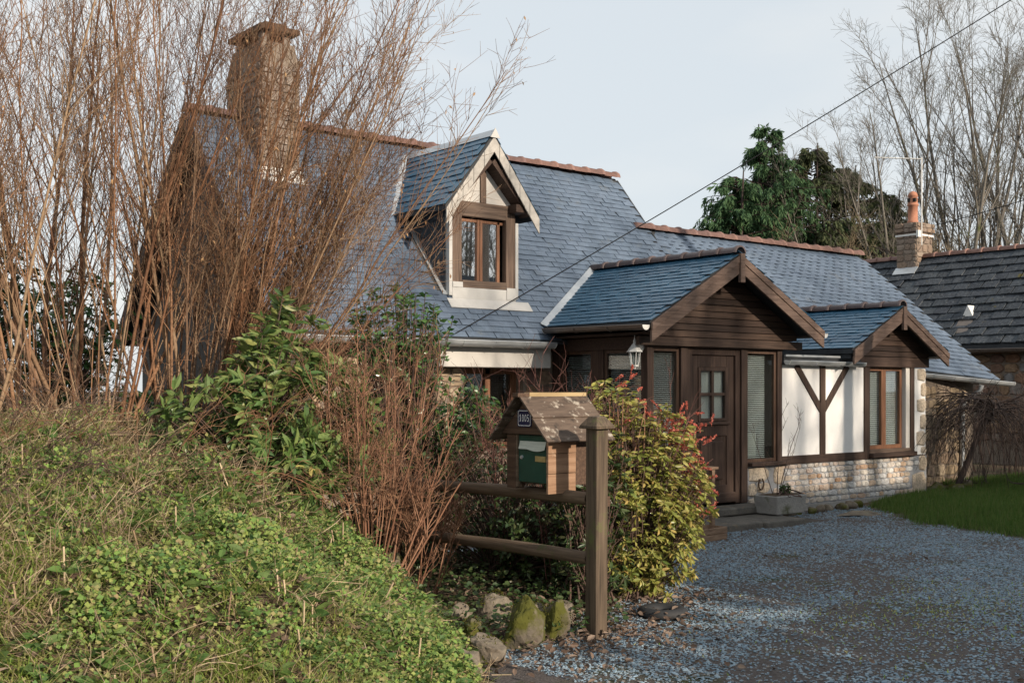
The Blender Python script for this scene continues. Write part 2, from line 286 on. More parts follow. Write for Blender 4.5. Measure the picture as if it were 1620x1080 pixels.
def rotm(ax, deg): return np.array(Matrix.Rotation(R(deg), 3, ax))

def grow(P0, D, L, n, wob, bend=(0, 0, 0), r=rng):
    P0 = np.asarray(P0, float); B = len(P0); P = np.zeros((B, n, 3)); P[:, 0] = P0; d = unit(np.asarray(D, float)); st = (np.asarray(L) / (n - 1))[:, None]
    bend = np.asarray(bend, float)
    for i in range(1, n):
        d = unit(d + wob * r.normal(size=(B, 3)) + bend); P[:, i] = P[:, i - 1] + d * st
    return P
def kids(P, m, t0, t1, a0, a1, r=rng):
    B, n, _ = P.shape; idx = np.repeat(np.arange(B), m); t = r.uniform(t0, t1, B * m)
    f = t * (n - 1); i = np.minimum(f.astype(int), n - 2); w = (f - i)[:, None]
    p = P[idx, i] * (1 - w) + P[idx, i + 1] * w; tg = unit(P[idx, i + 1] - P[idx, i])
    pr = unit(np.cross(tg, r.normal(size=(B * m, 3)))); an = r.uniform(a0, a1, B * m)[:, None]
    return p, tg * np.cos(an) + pr * np.sin(an), t, idx
def taper(r0, n, end=.3): return np.asarray(r0)[:, None] * np.linspace(1, end, n)[None]
LEAF = ([(0, 0, 0), (.42, .24, .05), (.42, -.24, .05), (1, 0, -.06), (.45, 0, 0)], [[0, 4, 1], [0, 2, 4], [4, 3, 1], [2, 3, 4]])
LEAF2 = ([(0, 0, 0), (.3, .15, .04), (.3, -.15, .04), (.3, 0, 0), (.66, .15, .03), (.66, -.15, .03), (.66, 0, -.01), (1, 0, -.1)],
         [[0, 3, 1], [0, 2, 3], [3, 6, 4], [3, 4, 1], [2, 5, 6], [2, 6, 3], [6, 7, 4], [5, 7, 6]])
BLADE = ([(0, .5, 0), (0, -.5, 0), (.5, .38, .06), (.5, -.38, .06), (1, 0, .28)], [[0, 1, 3, 2]], [[2, 3, 4]])
def rnd(n, r=rng): return unit(r.normal(size=(n, 3)))
exec_after = []

# ------------------------------------------------------------------ terrain
FOOT = np.array([(-200, 6.0), (-3, 5.0), (1, 4.5), (2.9, 4.5), (3.72, 4.9), (4.15, 5.5), (4.55, 6.2), (4.95, 6.9), (5.15, 8), (5.3, 12), (5.3, 200)], float)
def noise2(x, y):
    return (np.sin(x * 1.7 + 1.3 * np.sin(y * 1.1)) * np.sin(y * 1.9 + 1.1 * np.sin(x * .8)) * .5 + np.sin(x * 4.1 + y * 2.7) * np.sin(y * 4.7 - x * 1.9) * .25 + np.sin(x * 9.3 - y * 5.1) * np.sin(y * 8.3 + x * 3.9) * .12)
def bank_d(x, y):
    x = np.asarray(x, float); y = np.asarray(y, float); d = np.full(x.shape, 1e9)
    for (ax, ay), (bx, by) in zip(FOOT[:-1], FOOT[1:]):
        ex, ey = bx - ax, by - ay; t = np.clip(((x - ax) * ex + (y - ay) * ey) / (ex * ex + ey * ey), 0, 1)
        d = np.minimum(d, np.hypot(x - ax - t * ex, y - ay - t * ey))
    xf = np.interp(y, [4.5, 4.9, 5.5, 6.2, 6.9, 8, 12, 200], [2.9, 3.72, 4.15, 4.55, 4.95, 5.15, 5.3, 5.3]); yf = np.interp(x, [-200, -3, 1, 2.9, 3.72, 4.15, 4.55, 4.95, 5.15], [6, 5, 4.5, 4.5, 4.9, 5.5, 6.2, 6.9, 8])
    return np.where((x < xf) & (y > yf), d, -d)
def gz(x, y):
    x = np.asarray(x, float); y = np.asarray(y, float)
    d = bank_d(x, y); s = np.interp(y, [6.0, 7.2, 9], [1.85, 1.3, .8])
    h = np.where(d > 0, 1.45 * (1 - np.exp(-np.maximum(d, 0) / s)), 0)
    near = np.clip(1 - (np.hypot(x - 4, y - 6) - 12) / 10, 0, 1)
    h = h + noise2(x, y) * near * np.where(d > 0, .05 + .14 * np.clip(d, 0, 1), .010) + np.where(d > 0, np.clip(d, 0, 1) * near * .05 * np.sin(x * 13.1 + 3 * np.sin(y * 5)) * np.sin(y * 11.7 + 2 * np.sin(x * 7)), 0)
    hedge = np.exp(-((x - 6.0) / .7) ** 2) * np.clip((y - 6.0) / 2, 0, 1) * np.clip((11 - y) / 1.5, 0, 1) * .12
    lawn = np.clip((x - lawn_x(y)) / 1.2, 0, 1) * np.clip((x - 8) / 2, 0, 1) * .09
    return h + np.where(d > 0, 0, hedge) + lawn
def lawn_x(y): return np.interp(y, [0, 6.68, 8.2, 9.9, 12], [10.6, 13.1, 13.55, 14.75, 14.8])
def sheet(name, xs, ys, fz, mt, keep=None, **kw):
    X, Y = np.meshgrid(xs, ys); Z = fz(X, Y); nx, ny = len(xs), len(ys)
    i = np.arange(ny - 1)[:, None] * nx + np.arange(nx - 1)[None]; Q = np.stack([i, i + 1, i + nx + 1, i + nx], -1)
    if keep is not None:
        cx = (X[:-1, :-1] + X[1:, 1:]) / 2; cy = (Y[:-1, :-1] + Y[1:, 1:]) / 2; Q = Q[keep(cx, cy)]
    return obj(name, G().add(np.stack([X, Y, Z], -1), Q), mt, smooth=True, **kw)
axis = lambda a, b, s: np.concatenate([-np.geomspace(500, abs(a) if a < 0 else 1, 14)[:-1] if a < 0 else [], np.arange(a, b, s), np.geomspace(b, 600, 16)])
sheet('ground', axis(-4, 24, .13), axis(-12, 24, .13), gz, 'soil', kind='structure')
sheet('driveway', np.arange(2.5, 15.3, .08), np.arange(-3, 10.3, .08), lambda x, y: gz(x, y) + .006, 'dirt',
      keep=lambda x, y: (bank_d(x, y) < -.12) & (x < lawn_x(y) + .1) & ~((x < 7.4) & (y > 6.1 + .35 * (x - 5.2))), kind='structure')

# ------------------------------------------------------------------ stone walls
def stone_piece(w, h, dep, seed):
    r = random.Random(seed); k = 9; V = []
    for ring, (f, z) in enumerate(((1, -dep), (1, .2 * dep), (.86, .85 * dep))):
        for j in range(k):
            a = 2 * math.pi * (j + .5) / k; c, s = math.cos(a), math.sin(a)
            p = 1 / (abs(c) ** 6 + abs(s) ** 6) ** (1 / 6); r.seed(seed * 31 + j); q = r.uniform(.88, 1.03)
            V.append((w / 2 * c * p * f * q, h / 2 * s * p * f * q, z + (r.uniform(-.15, .25) * dep if ring == 2 else 0)))
    V.append((0, 0, dep * 1.05)); Q = []; T = []
    for i in range(2):
        for j in range(k): Q.append([i * k + j, i * k + (j + 1) % k, (i + 1) * k + (j + 1) % k, (i + 1) * k + j])
    for j in range(k): T.append([2 * k + j, 2 * k + (j + 1) % k, 3 * k])
    return G().add(V, Q, T)
def frame(o, ex, ey):           # matrix with local x=ex, y=ey, z=outward
    ex = Vector(ex).normalized(); ey = Vector(ey).normalized(); ez = ex.cross(ey)
    return Matrix(((ex.x, ey.x, ez.x, o[0]), (ex.y, ey.y, ez.y, o[1]), (ex.z, ey.z, ez.z, o[2]), (0, 0, 0, 1)))
def rubble(parent, o, ex, ey, W, H, rows, wmin, wmax, mt, seed, skip=None, dep=.014, gap=.008, name='stone'):
    r = random.Random(seed); y = 0; n = 0
    hs = [r.uniform(.7, 1.3) for _ in range(rows)]; sm = sum(hs)
    for hh in hs:
        hh = hh / sm * H; x = 0
        while x < W - .03:
            w = min(r.uniform(wmin, wmax), W - x)
            if W - x - w < wmin * .5: w = W - x
            cx, cy = x + w / 2, y + hh / 2
            subs = [(cx, cy, w, hh)]
            if hh > .11 and w < .2 and r.random() < .35: subs = [(cx, cy - hh / 4, w, hh / 2), (cx, cy + hh / 4, w, hh / 2)]
            for a, b, c, d in subs:
                if skip and skip(a, b, c, d): continue
                n += 1; g = stone_piece(c - gap, d - gap + r.uniform(-.008, .006), dep * r.uniform(.7, 1.3), seed * 1000 + n)
                fm = frame(o, ex, ey) @ Matrix.Translation((a, b, 0)) @ Matrix.Rotation(r.uniform(-.06, .06), 4, 'Z')
                put(name, g.mesh(name, mt), parent, fm)
            x += w
        y += hh
    return n

# ------------------------------------------------------------------ slates and roofs
def slate_mesh(mt, w, l, t): return G().box((-w / 2, 0, 0), (w / 2, l, t)).mesh('slate', mt)
def slates(parent, A, B, C, D, expo, w, mt, t=.006, lap=1.8, keep=None, npart=0, score=None, seed=1, lift=.012, jit=1):
    """A eave-left, B eave-right, C ridge-right, D ridge-left seen from outside"""
    A, B, C, D = map(lambda p: np.array(p, float), (A, B, C, D)); r = np.random.default_rng(seed)
    H = (np.linalg.norm(D - A) + np.linalg.norm(C - B)) / 2; rows = int(H / expo); F = []
    for i in range(rows):
        v = i * expo / H; a = A + (D - A) * v; b = B + (C - B) * v; W = np.linalg.norm(b - a)
        n = int(round(W / w)); off = (i % 2) * .5
        for j in range(-1, n):
            u = (j + .5 + off + r.normal() * .03) / n
            if u < .3 / n or u > 1 - .3 / n: continue
            p = a + (b - a) * u
            if keep and not keep(p): continue
            up = unit((D + (C - D) * u) - (A + (B - A) * u)); ex = unit(B - A); nz = unit(np.cross(ex, up))
            up2 = unit(up - nz * (lift * 1.35 / (expo * lap))); F.append((p + nz * (lift + r.normal() * .002 * jit), ex, up2))
    wm = W / n - .005
    mts = []
    for p, ex, up in F:
        m = frame(p, ex, up) @ Matrix.Rotation(float(r.normal() * .012 * jit ** .5), 4, 'Z') @ Matrix.Rotation(float(r.normal() * .012 * (jit - 1)), 4, 'Y') @ Matrix.Diagonal((float(1 + r.normal() * .03), 1, 1, 1)); mts.append(m)
    order = sorted(range(len(mts)), key=lambda i: score(F[i][0]) if score else 0, reverse=True)
    me = slate_mesh(mt, wm, expo * lap, t)
    for i in order[:npart]: put('slate', me, parent, mts[i])
    rest = order[npart:]
    if rest:
        tv = np.array([v.co[:] for v in me.vertices]); tq = [list(p.vertices) for p in me.polygons]; g = G()
        for i in rest:
            m = np.array(mts[i]); g.add(tv @ m[:3, :3].T + m[:3, 3], tq)
        obj('slates', g, mt, parent, kind='stuff')
    return len(mts)
def ridge_tiles(parent, p, q, mt, r=.10, pitch=.34, flat=1.0, name='ridge_tile'):
    p = Vector(p); q = Vector(q); L = (q - p).length; n = max(1, round(L / pitch)); s = L / n; k = 8; d = (q - p).normalized()
    g = G(); V = []
    prof = [(0, r), (s * .82, r * .97), (s * .83, r * 1.13), (s * .95, r * 1.2), (s * 1.03, r * 1.13), (s * 1.03, r * .9)]
    for h, rr in prof:
        for j in range(k + 1):
            a = math.pi * j / k; V.append((h, rr * math.cos(a) * 1.12, rr * math.sin(a) * flat - .03))
    Q = [[i * (k + 1) + j, i * (k + 1) + j + 1, (i + 1) * (k + 1) + j + 1, (i + 1) * (k + 1) + j] for i in range(len(prof) - 1) for j in range(k)]
    Q.append([0 * (k + 1) + 0, 1, 2, 3]) ; g.add(V, Q[:-1], [[0, j + 1, j] for j in range(1, k)]); me = g.mesh(name, mt, True)
    yv = Vector((0, 0, 1)).cross(d).normalized()
    for i in range(n):
        o = p + d * s * i; put(name, me, parent, frame((o.x, o.y, o.z + random.uniform(-.006, .006)), d, yv))
def gutter(parent, p, q, r, mt='zinc', name='gutter', brk=.5, cap=True):
    p = np.array(p, float); q = np.array(q, float); d = unit(q - p); sd = unit(np.cross(d, (0, 0, 1))); up = np.array((0, 0, 1.)); g = G(); k = 9; V = []
    for e in (p, q):
        for rr in (r, r - .006):
            for j in range(k + 1):
                a = math.pi * j / k + math.pi; V.append(e + rr * (math.cos(a) * sd + math.sin(a) * up))
    K = k + 1
    for ring in (0, 1):
        Q = [[ring * K + j, ring * K + j + 1, 2 * K + ring * K + j + 1, 2 * K + ring * K + j] for j in range(k)]
        g.add(V, Q) if ring == 0 else g.add(V, Q)
    o = obj(name, g, mt, parent, True)
    bead = G().tube(np.array([p + sd * r, q + sd * r]), np.array([.009, .009]), 6); bead.tube(np.array([p - sd * r, q - sd * r]), np.array([.009, .009]), 6)
    L = np.linalg.norm(q - p)
    for i in range(1, max(2, int(L / brk))):
        c = p + d * (L * i / int(max(2, L / brk)))
        bead.tube(np.array([c + (r + .004) * (math.cos(math.pi + math.pi * j / 8) * sd + math.sin(math.pi + math.pi * j / 8) * up) for j in range(9)]), np.full(9, .008), 5)
    obj('gutter_bracket', bead, mt, parent, True)
    if cap:
        for e, s in ((p, -1), (q, 1)):
            poly = [e + (r + .003) * (math.cos(math.pi + math.pi * j / 10) * sd + math.sin(math.pi + math.pi * j / 10) * up) for j in range(11)]
            obj('gutter_end_cap', G().prism(poly, d * s * .006), 'zinc_pale', parent)
    return o

# ------------------------------------------------------------------ the cottage
house = thing('house', 'cottage with blue slate roof, dormer, timber porch and stone plinth', 'house', (10, 12, 0))
T50 = math.tan(R(50))
def main_z(y): return 2.40 + (y - 11.70) * T50            # left roof plane
RY, RZ = 14.16, main_z(14.16)                              # left ridge
LY, LZ = 13.36, main_z(13.36)                              # lower ridge
XL, XM, XR = 6.05, 13.73, 19.65
PX0, PX1, PY = 10.46, 13.16, 10.2                          # porch walls
PRX, PRZ, PE0, PE1, PEZ = 11.81, 3.53, 10.14, 13.60, 2.58  # porch ridge and eaves
PSL = (PRZ - PEZ) / (PRX - PE0)
PF = 9.85
def porch_z(x): return PRZ - abs(x - PRX) * (PSL if x < PRX else (PRZ - PEZ) / (PE1 - PRX))
DX0, DX1, DY, DRX, DRZ, DEZ = 8.77, 9.93, 12.16, 9.35, 5.12, 4.10
# walls
g = G()
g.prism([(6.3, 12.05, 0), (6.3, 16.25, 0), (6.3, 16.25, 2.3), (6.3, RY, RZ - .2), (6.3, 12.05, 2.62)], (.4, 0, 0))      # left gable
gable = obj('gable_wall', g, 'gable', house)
g = G(); g.box((6.7, 12.05, 0), (8.95, 12.4, 2.5)); g.box((9.95, 12.05, 0), (14.0, 12.4, 2.5)); g.box((8.95, 12.05, 0), (9.95, 12.4, .95)); g.box((8.95, 12.05, 2.3), (9.95, 12.4, 2.5))
front = obj('front_wall', g, 'mortar_chim', house)
rubble(front, (6.7, 12.045, .9), (1, 0, 0), (0, 0, 1), 2.22, 1.5, 9, .14, .36, 'stone_old', 3)
rubble(front, (10.0, 12.045, .9), (1, 0, 0), (0, 0, 1), .46, 1.12, 7, .14, .3, 'stone_rust', 4)
obj('back_wall', box((6.7, 15.9, 0), (14, 16.25, 2.4)), 'mortar_chim', house)
g = G(); g.prism([(19.2, 10.85, 0), (19.2, 15.9, 0), (19.2, 15.9, 2.0), (19.2, LY, LZ - .2), (19.2, 10.85, 1.95)], (.25, 0, 0))
obj('end_gable_wall', g, 'mortar_chim', house)
obj('lintel', box((8.37, 11.78, 2.03), (10.22, 12.2, 2.40)), 'plaster', house, bev=.01)
# ground-floor window below the lintel
wn = obj('window_frame', G().box((8.95, 12.2, .95), (9.03, 12.28, 2.03)).box((9.42, 12.2, .95), (9.5, 12.28, 2.03)).box((9.87, 12.2, .95), (9.95, 12.28, 2.03)).box((9.03, 12.2, 1.95), (9.87, 12.27, 2.03)).box((9.03, 12.2, .95), (9.87, 12.27, 1.03)), 'red_z', house)
obj('pane', box((9.03, 12.235, 1.03), (9.42, 12.241, 1.95)), 'glass', wn); obj('pane', box((9.5, 12.235, 1.03), (9.87, 12.241, 1.95)), 'glass', wn)
def blind(parent, o, ex, W, z0, z1, off=.06, step=.026, tilt=25, mt='blind', depth=.022):
    g = G(); ex = np.array(ex, float); n = unit(np.cross((0, 0, 1.), ex)); o = np.array(o, float)
    for z in np.arange(z0, z1, step):
        dz = math.sin(R(tilt)) * depth / 2; dn = math.cos(R(tilt)) * depth / 2; c = o + n * off; c[2] = z
        g.add([c - n * dn - (0, 0, dz), c + ex * W - n * dn - (0, 0, dz), c + ex * W + n * dn + (0, 0, dz), c + n * dn + (0, 0, dz)], [[0, 1, 2, 3]])
    for f in (.2, .8):
        c = o + n * off + ex * W * f; g.box((c[0] - .001, c[1] - .001, z0), (c[0] + .001, c[1] + .001, z1))
    return obj('blind', g, mt, parent)
blind(wn, (9.05, 12.24, 0), (1, 0, 0), .8, 1.04, 1.95, mt='dark_in')
# main roof decks
def deck(parent_name, A, B, C, D, Cb, Db, th=.05):
    A, B, C, D, Cb, Db = [np.array(p, float) for p in (A, B, C, D, Cb, Db)]; g = G()
    dz = np.array((0, 0, -th))
    for q in ((A, B, C, D), (D, C, Cb, Db)):
        V = [*q, *[p + dz for p in q]]
        g.add(V, [[0, 1, 2, 3], [4, 7, 6, 5], [0, 4, 5, 1], [1, 5, 6, 2], [2, 6, 7, 3], [3, 7, 4, 0]])
    return obj(parent_name, g, 'deck', house)
A, B, C, D = (XL, 11.70, 2.40), (XM, 11.70, 2.40), (XM, RY, RZ), (XL, RY, RZ)
roof1 = deck('main_roof', A, B, C, D, (XM, 16.6, RZ - 2.44 * T50), (XL, 16.6, RZ - 2.44 * T50))
def keep_main(p):
    x, y, z = p
    if DX0 - .02 < x < DX1 + .02 and DY < y and z < DEZ - .05: return False
    if DRX - .75 < x < DRX + .75 and y > DY and z < DRZ - abs(x - DRX) * 1.36 - .22 and z > 3.0: return False
    if PE0 + .15 < x < PE1 and z < porch_z(x) - .12: return False
    if 6.85 < x < 7.3 and y > 13.6: return False
    return True
def score_main(p):
    x, y, z = p; t = x * .629 + y * .777; return (7.6 < x) * 50 - t + (x > DX1) * (z < 4.3) * 3
slates(roof1, A, B, C, D, .104, .225, 'slate', keep=keep_main, npart=210, score=score_main, seed=3)
ridge_tiles(roof1, (XL, RY, RZ + .04), (8.2, RY, RZ + .03), 'tile'); ridge_tiles(roof1, (8.2, RY, RZ + .03), (XM, RY, RZ + .04), 'tile')
A, B, C, D = (XM, 11.70, 2.40), (XR, 10.45, 1.90), (XR, LY, LZ), (XM, LY, LZ)
roof2 = deck('lower_roof', A, B, C, D, (XR, 15.6, 2.2), (XM, 15.6, 2.2))
slates(roof2, A, B, C, D, .104, .225, 'slate', npart=0, seed=4, keep=lambda p: not (p[0] < PE1 and p[2] < porch_z(p[0]) - .1))
ridge_tiles(roof2, (XM - .3, LY + .02, LZ + .03), (XR, LY, LZ + .03), 'tile')
obj('verge_board', G().bar((XM + .01, RY, RZ - .07), (XM + .01, LY - .1, LZ - .19), .03, .12), 'deck', house)
obj('verge_board', G().bar((XL - .012, RY, RZ - .08), (XL - .012, 11.72, 2.32), .024, .16).bar((XL - .012, RY, RZ - .08), (XL - .012, 16.6, RZ - 2.44 * T50 - .08), .024, .16), 'dark_y', house)
gutter(house, (XL - .02, 11.62, 2.36), (10.12, 11.62, 2.36), .075)
gutter(house, (16.95, 10.97, 2.06), (XR + .25, 10.36, 1.86), .07)
obj('fascia', box((6.3, 11.90, 2.405), (10.2, 12.04, 2.5)), 'dark_x', house)
obj('downpipe', G().tube(np.array([(19.1, 10.5, 1.82), (19.1, 10.52, 1.72), (19.0, 10.75, 1.55), (18.98, 10.79, 1.4), (18.98, 10.79, .1)]), np.full(5, .045), 8), 'zinc', house, True)
# stone wall right of the extension
rw = obj('rear_wall', box((16.9, 10.85, 0), (19.2, 11.1, 1.98)), 'mortar_chim', house)
rubble(rw, (16.95, 10.845, .05), (1, 0, 0), (0, 0, 1), 2.25, 1.75, 9, .16, .42, 'stone_old', 5, skip=lambda a, b, c, d: .12 < a < .5 and .35 < b < 1.6)
obj('shutter', box((17.08, 10.80, .5), (17.42, 10.84, 1.75)), 'dark_z', rw)
# chimney
CX0, CX1, CY0, CY1 = 6.79, 7.34, 13.5, 14.5
g = G()
def frus(g, x0, x1, y0, y1, z0, X0, X1, Y0, Y1, z1):
    g.add([(x0, y0, z0), (x1, y0, z0), (x1, y1, z0), (x0, y1, z0), (X0, Y0, z1), (X1, Y0, z1), (X1, Y1, z1), (X0, Y1, z1)], [[0, 3, 2, 1], [4, 5, 6, 7], [0, 1, 5, 4], [1, 2, 6, 5], [2, 3, 7, 6], [3, 0, 4, 7]])
frus(g, CX0, CX1, CY0, CY1, 4.2, CX0, CX1, CY0, CY1, 5.95)
frus(g, CX0 + .001, CX1 - .001, CY0 + .001, CY1 - .001, 5.95, CX0 + .03, CX1 - .05, CY0 + .05, CY1 - .12, 6.25)
chim = obj('chimney', g, 'mortar_chim', house)
rubble(chim, (CX0, CY0 - .002, 4.45), (1, 0, 0), (0, 0, 1), CX1 - CX0, 1.5, 13, .12, .3, 'stone_chim', 6, dep=.022)
rubble(chim, (CX0 - .002, CY1, 4.9), (0, -1, 0), (0, 0, 1), CY1 - CY0, 1.05, 9, .12, .3, 'stone_chim', 7, dep=.022)
for x, y in ((CX0 + .10, CY0 + .13), (CX1 - .14, CY0 + .13), (CX0 + .10, CY1 - .22), (CX1 - .14, CY1 - .22)): obj('cap_pier', box((x - .05, y - .05, 6.25), (x + .05, y + .05, 6.38)), 'stone_chim', chim)

obj('cap_slab', G().box((CX0 - .02, CY0 - .02, 6.38), (CX1 + .0, CY1 - .05, 6.45)).box((CX0 + .1, CY0 + .1, 6.45), (CX1 - .12, CY1 - .2, 6.52)), 'iron', chim, bev=.012)
obj('chimney_flashing', G().box((CX0 - .03, CY0 - .045, 4.36), (CX1 + .03, CY0 - .008, 4.60)).bar((CX0 - .05, CY0 - .09, main_z(CY0 - .09) + .02), (CX1 + .05, CY0 - .09, main_z(CY0 - .09) + .02), .14, .01, (0, -1, .84)), 'zinc_pale', chim)

# ------------------------------------------------------------------ dormer
zb = 2.95
g = G()
for x0, x1 in ((DX0 + .001, DX0 + .06), (DX1 - .06, DX1 - .001)):
    yb = 11.70 + (DEZ - 2.40) / T50
    g.prism([(x0, DY + .03, main_z(DY + .03) - .1), (x0, yb + .2, DEZ), (x0, DY + .03, DEZ)], (x1 - x0, 0, 0))
dorm = obj('dormer', g, 'deck', house)
# cheek slates
g = G(); r0 = random.Random(5)
for i in range(14):
    z = DEZ - .09 * (i + 1) - .02; yb = 11.70 + (z - 2.40) / T50; y = DY + .04 - (i % 2) * .09
    while y < yb + .05:
        y2 = min(y + .18, yb + .1); a = max(y, DY + .04)
        if y2 > a: g.box((DX0 - .012 - r0.uniform(0, .003), a, z), (DX0 - .004, y2 - .004, z + .105))
        y += .18
obj('cheek_slates', g, 'slate_old', dorm, kind='stuff')
obj('cheek_flashing', G().bar((DX0 - .03, DY, main_z(DY) + .03), (DX0 - .03, 11.7 + (DEZ - 2.4) / T50, DEZ + .03), .09, .012), 'zinc', dorm)
obj('post', box((DX0 + .05, DY - .03, zb + .13), (DX0 + .21, DY + .06, DEZ + .15)), 'old_z', dorm, bev=.008)
obj('post', box((DX1 - .21, DY - .03, zb + .13), (DX1 - .05, DY + .06, DEZ + .02)), 'old_z', dorm, bev=.008)
obj('beam', box((DX0 + .21, DY - .028, DEZ - .08), (DX1 - .05, DY + .06, DEZ + .12)), 'old_x', dorm, bev=.008)
obj('corbel', box((DX1 - .17, DY - .20, DEZ + .02), (DX1 + .02, DY + .05, DEZ + .13)), 'dark_y', dorm, bev=.01)
obj('trim', box((DX0, DY - .035, zb + .02), (DX0 + .05, DY + .06, DEZ + .0)), 'white', dorm); obj('trim', box((DX1 - .05, DY - .035, zb + .02), (DX1, DY + .06, DEZ - .1)), 'white', dorm)
obj('apron', G().box((DX0 + .05, DY - .04, zb - .02), (DX1 - .05, DY + .06, zb + .13)).bar((DX0 - .05, DY - .1, main_z(DY - .1) + .035), (DX1 + .16, DY - .1, main_z(DY - .1) + .035), .16, .012, (0, -1, .84)).box((DX0 + .05, DY - .05, zb + .13), (DX0 + .21, DY - .03, zb + .2)).box((DX1 - .21, DY - .05, zb + .0), (DX1 - .05, DY - .03, zb + .16)), 'white', dorm)
# gable infill
apz = DRZ - .30
g = G(); g.prism([(DX0 + .06, DY, DEZ + .10), (DX1 - .06, DY, DEZ + .10), (DRX, DY, DRZ - .10)], (0, .05, 0))
obj('gable_panel', g, 'plaster', dorm)
obj('king_post', box((DRX - .055, DY - .025, DEZ + .12), (DRX + .04, DY + .0, DRZ - .33)), 'old_z', dorm, bev=.006)
# dormer window
yy = DY + .05; z0, z1 = zb + .20, DEZ - .10
x0, x1 = DX0 + .21, DX1 - .21; xm = (x0 + x1) / 2 - .03
dw = obj('window_frame', G().box((xm - .045, yy - .02, z0 + .03), (xm - .004, yy + .03, z1)).box((xm + .004, yy - .02, z0 + .03), (xm + .045, yy + .03, z1)).box((x0, yy, z0 + .03), (x0 + .03, yy + .03, z1)).box((x1 - .10, yy - .01, z0 + .03), (x1 - .055, yy + .03, z1)).box((x0, yy - .01, z1 - .04), (x1, yy + .03, z1)), 'red_z', dorm, bev=.004)
obj('sill', box((x0 - .0, DY - .04, z0 - .07), (x1, yy + .04, z0 + .03)), 'old_x', dorm, bev=.006)
for a, b in ((x0 + .03, xm - .045), (xm + .045, x1 - .1)): obj('pane', box((a, yy + .008, z0 + .03), (b, yy + .014, z1 - .04)), 'glass_up', dorm)
obj('room_back', box((x0 - .1, yy + .5, z0 - .1), (x1 + .1, yy + .52, z1 + .1)), 'dark_in', dorm)
obj('net_curtain', G().box((x0, yy + .12, z0), (x0 + .12, yy + .125, z1)).box((x1 - .2, yy + .12, z0), (x1 - .05, yy + .125, z1)), 'curtain', dorm)
# dormer roof
dyf = 11.93; hw = .78
def drz(x): return DRZ - abs(x - DRX) * (DRZ - DEZ) / hw
ybk = 11.70 + (DRZ - 2.40) / T50 + .05
g = G()
for s in (-1, 1):
    q = [np.array(p) for p in ((DRX, dyf, DRZ), (DRX + s * hw, dyf, DEZ), (DRX + s * hw, ybk, DEZ), (DRX, ybk, DRZ))]; dz = np.array((0, 0, -.06))
    g.add([*q, *[p + dz for p in q]], [[0, 1, 2, 3], [4, 7, 6, 5], [0, 4, 5, 1], [1, 5, 6, 2], [2, 6, 7, 3], [3, 7, 4, 0]])
droof = obj('dormer_roof', g, 'deck', house)
kd = lambda p: p[2] > main_z(p[1]) - .03
slates(droof, (DRX - hw, ybk, DEZ), (DRX - hw, dyf, DEZ), (DRX, dyf, DRZ), (DRX, ybk, DRZ), .11, .21, 'slate_new', keep=kd, npart=60, score=lambda p: -p[1], seed=6)
slates(droof, (DRX + hw, dyf, DEZ), (DRX + hw, ybk, DEZ), (DRX, ybk, DRZ), (DRX, dyf, DRZ), .11, .21, 'slate_new', keep=kd, seed=7)
obj('ridge_capping', G().add([(DRX - .07, dyf - .03, DRZ - .055), (DRX, dyf - .03, DRZ + .045), (DRX + .07, dyf - .03, DRZ - .055), (DRX - .07, ybk, DRZ - .055), (DRX, ybk, DRZ + .045), (DRX + .07, ybk, DRZ - .055)], [[0, 3, 4, 1], [1, 4, 5, 2]], [[0, 1, 2]]), 'zinc', droof)
obj('finial', G().prism([(DRX - .08, dyf - .04, DRZ - .07), (DRX + .08, dyf - .04, DRZ - .07), (DRX, dyf - .04, DRZ + .06)], (0, .012, 0)), 'white', droof)
obj('valley_flashing', G().bar((DRX - hw, 11.70 + (DEZ - 2.40) / T50 - .05, DEZ + .0), (DRX - .06, ybk - .05, DRZ + .02), .12, .012), 'zinc', droof)
for s in (-1, 1):
    L = math.hypot(hw, DRZ - DEZ); n = 9
    for i in range(n):
        a, b = i / n, (i + 1) / n - .006; pt = lambda f, dn: (DRX + s * (hw * f), dyf - .02 - .004 * (i % 2) - .0, DRZ - (DRZ - DEZ) * f - .05 - dn)
        poly = [pt(a, 0), pt(b, 0), pt(b, .20), pt(a, .20)]
        obj('barge_shingle', G().prism(poly if s > 0 else poly[::-1], (0, .018, 0)), 'slate_barge', droof)
    obj('inner_rafter', G().bar((DRX + s * .02, DY - .10, DRZ - .36), (DRX + s * (hw - .12), DY - .10, DEZ + .00), .2, .07, (0, 0, 1)), 'dark_y', droof)

# ------------------------------------------------------------------ porch
g = G(); g.box((PX0, 9.0 + 1.2, 0), (PX0 + .14, PY + .14, 2.30)); 
def post(parent, x0, x1, y0, y1, z0, z1, mt='dark_z', nm='post', bev=.006): return obj(nm, box((x0, y0, z0), (x1, y1, z1)), mt, parent, bev=bev)
porch = obj('porch', G().box((PX0 - .005, PY - .01, 2.28), (PX1 + .005, PY + .13, 2.42)).box((PX0 - .01, PY + .13, 2.26), (PX0 + .13, 12.04, 2.42)).box((PX1 - .13, PY + .13, 2.26), (PX1 + .01, 12.04, 2.42)), 'dark_x', house)
for a in ((PX0, PX0 + .10, PY, PY + .12, .7, 2.28), (PX1 - .10, PX1, PY, PY + .12, .7, 2.28), (11.07, 11.20, PY - .01, PY + .12, .2, 2.28), (12.27, 12.40, PY - .01, PY + .12, .2, 2.28),
          (PX0, PX0 + .12, 11.88, 12.03, .7, 2.26), (PX0 + .004, PX0 + .12, 11.02, 11.24, .7, 2.26)): post(porch, *a)
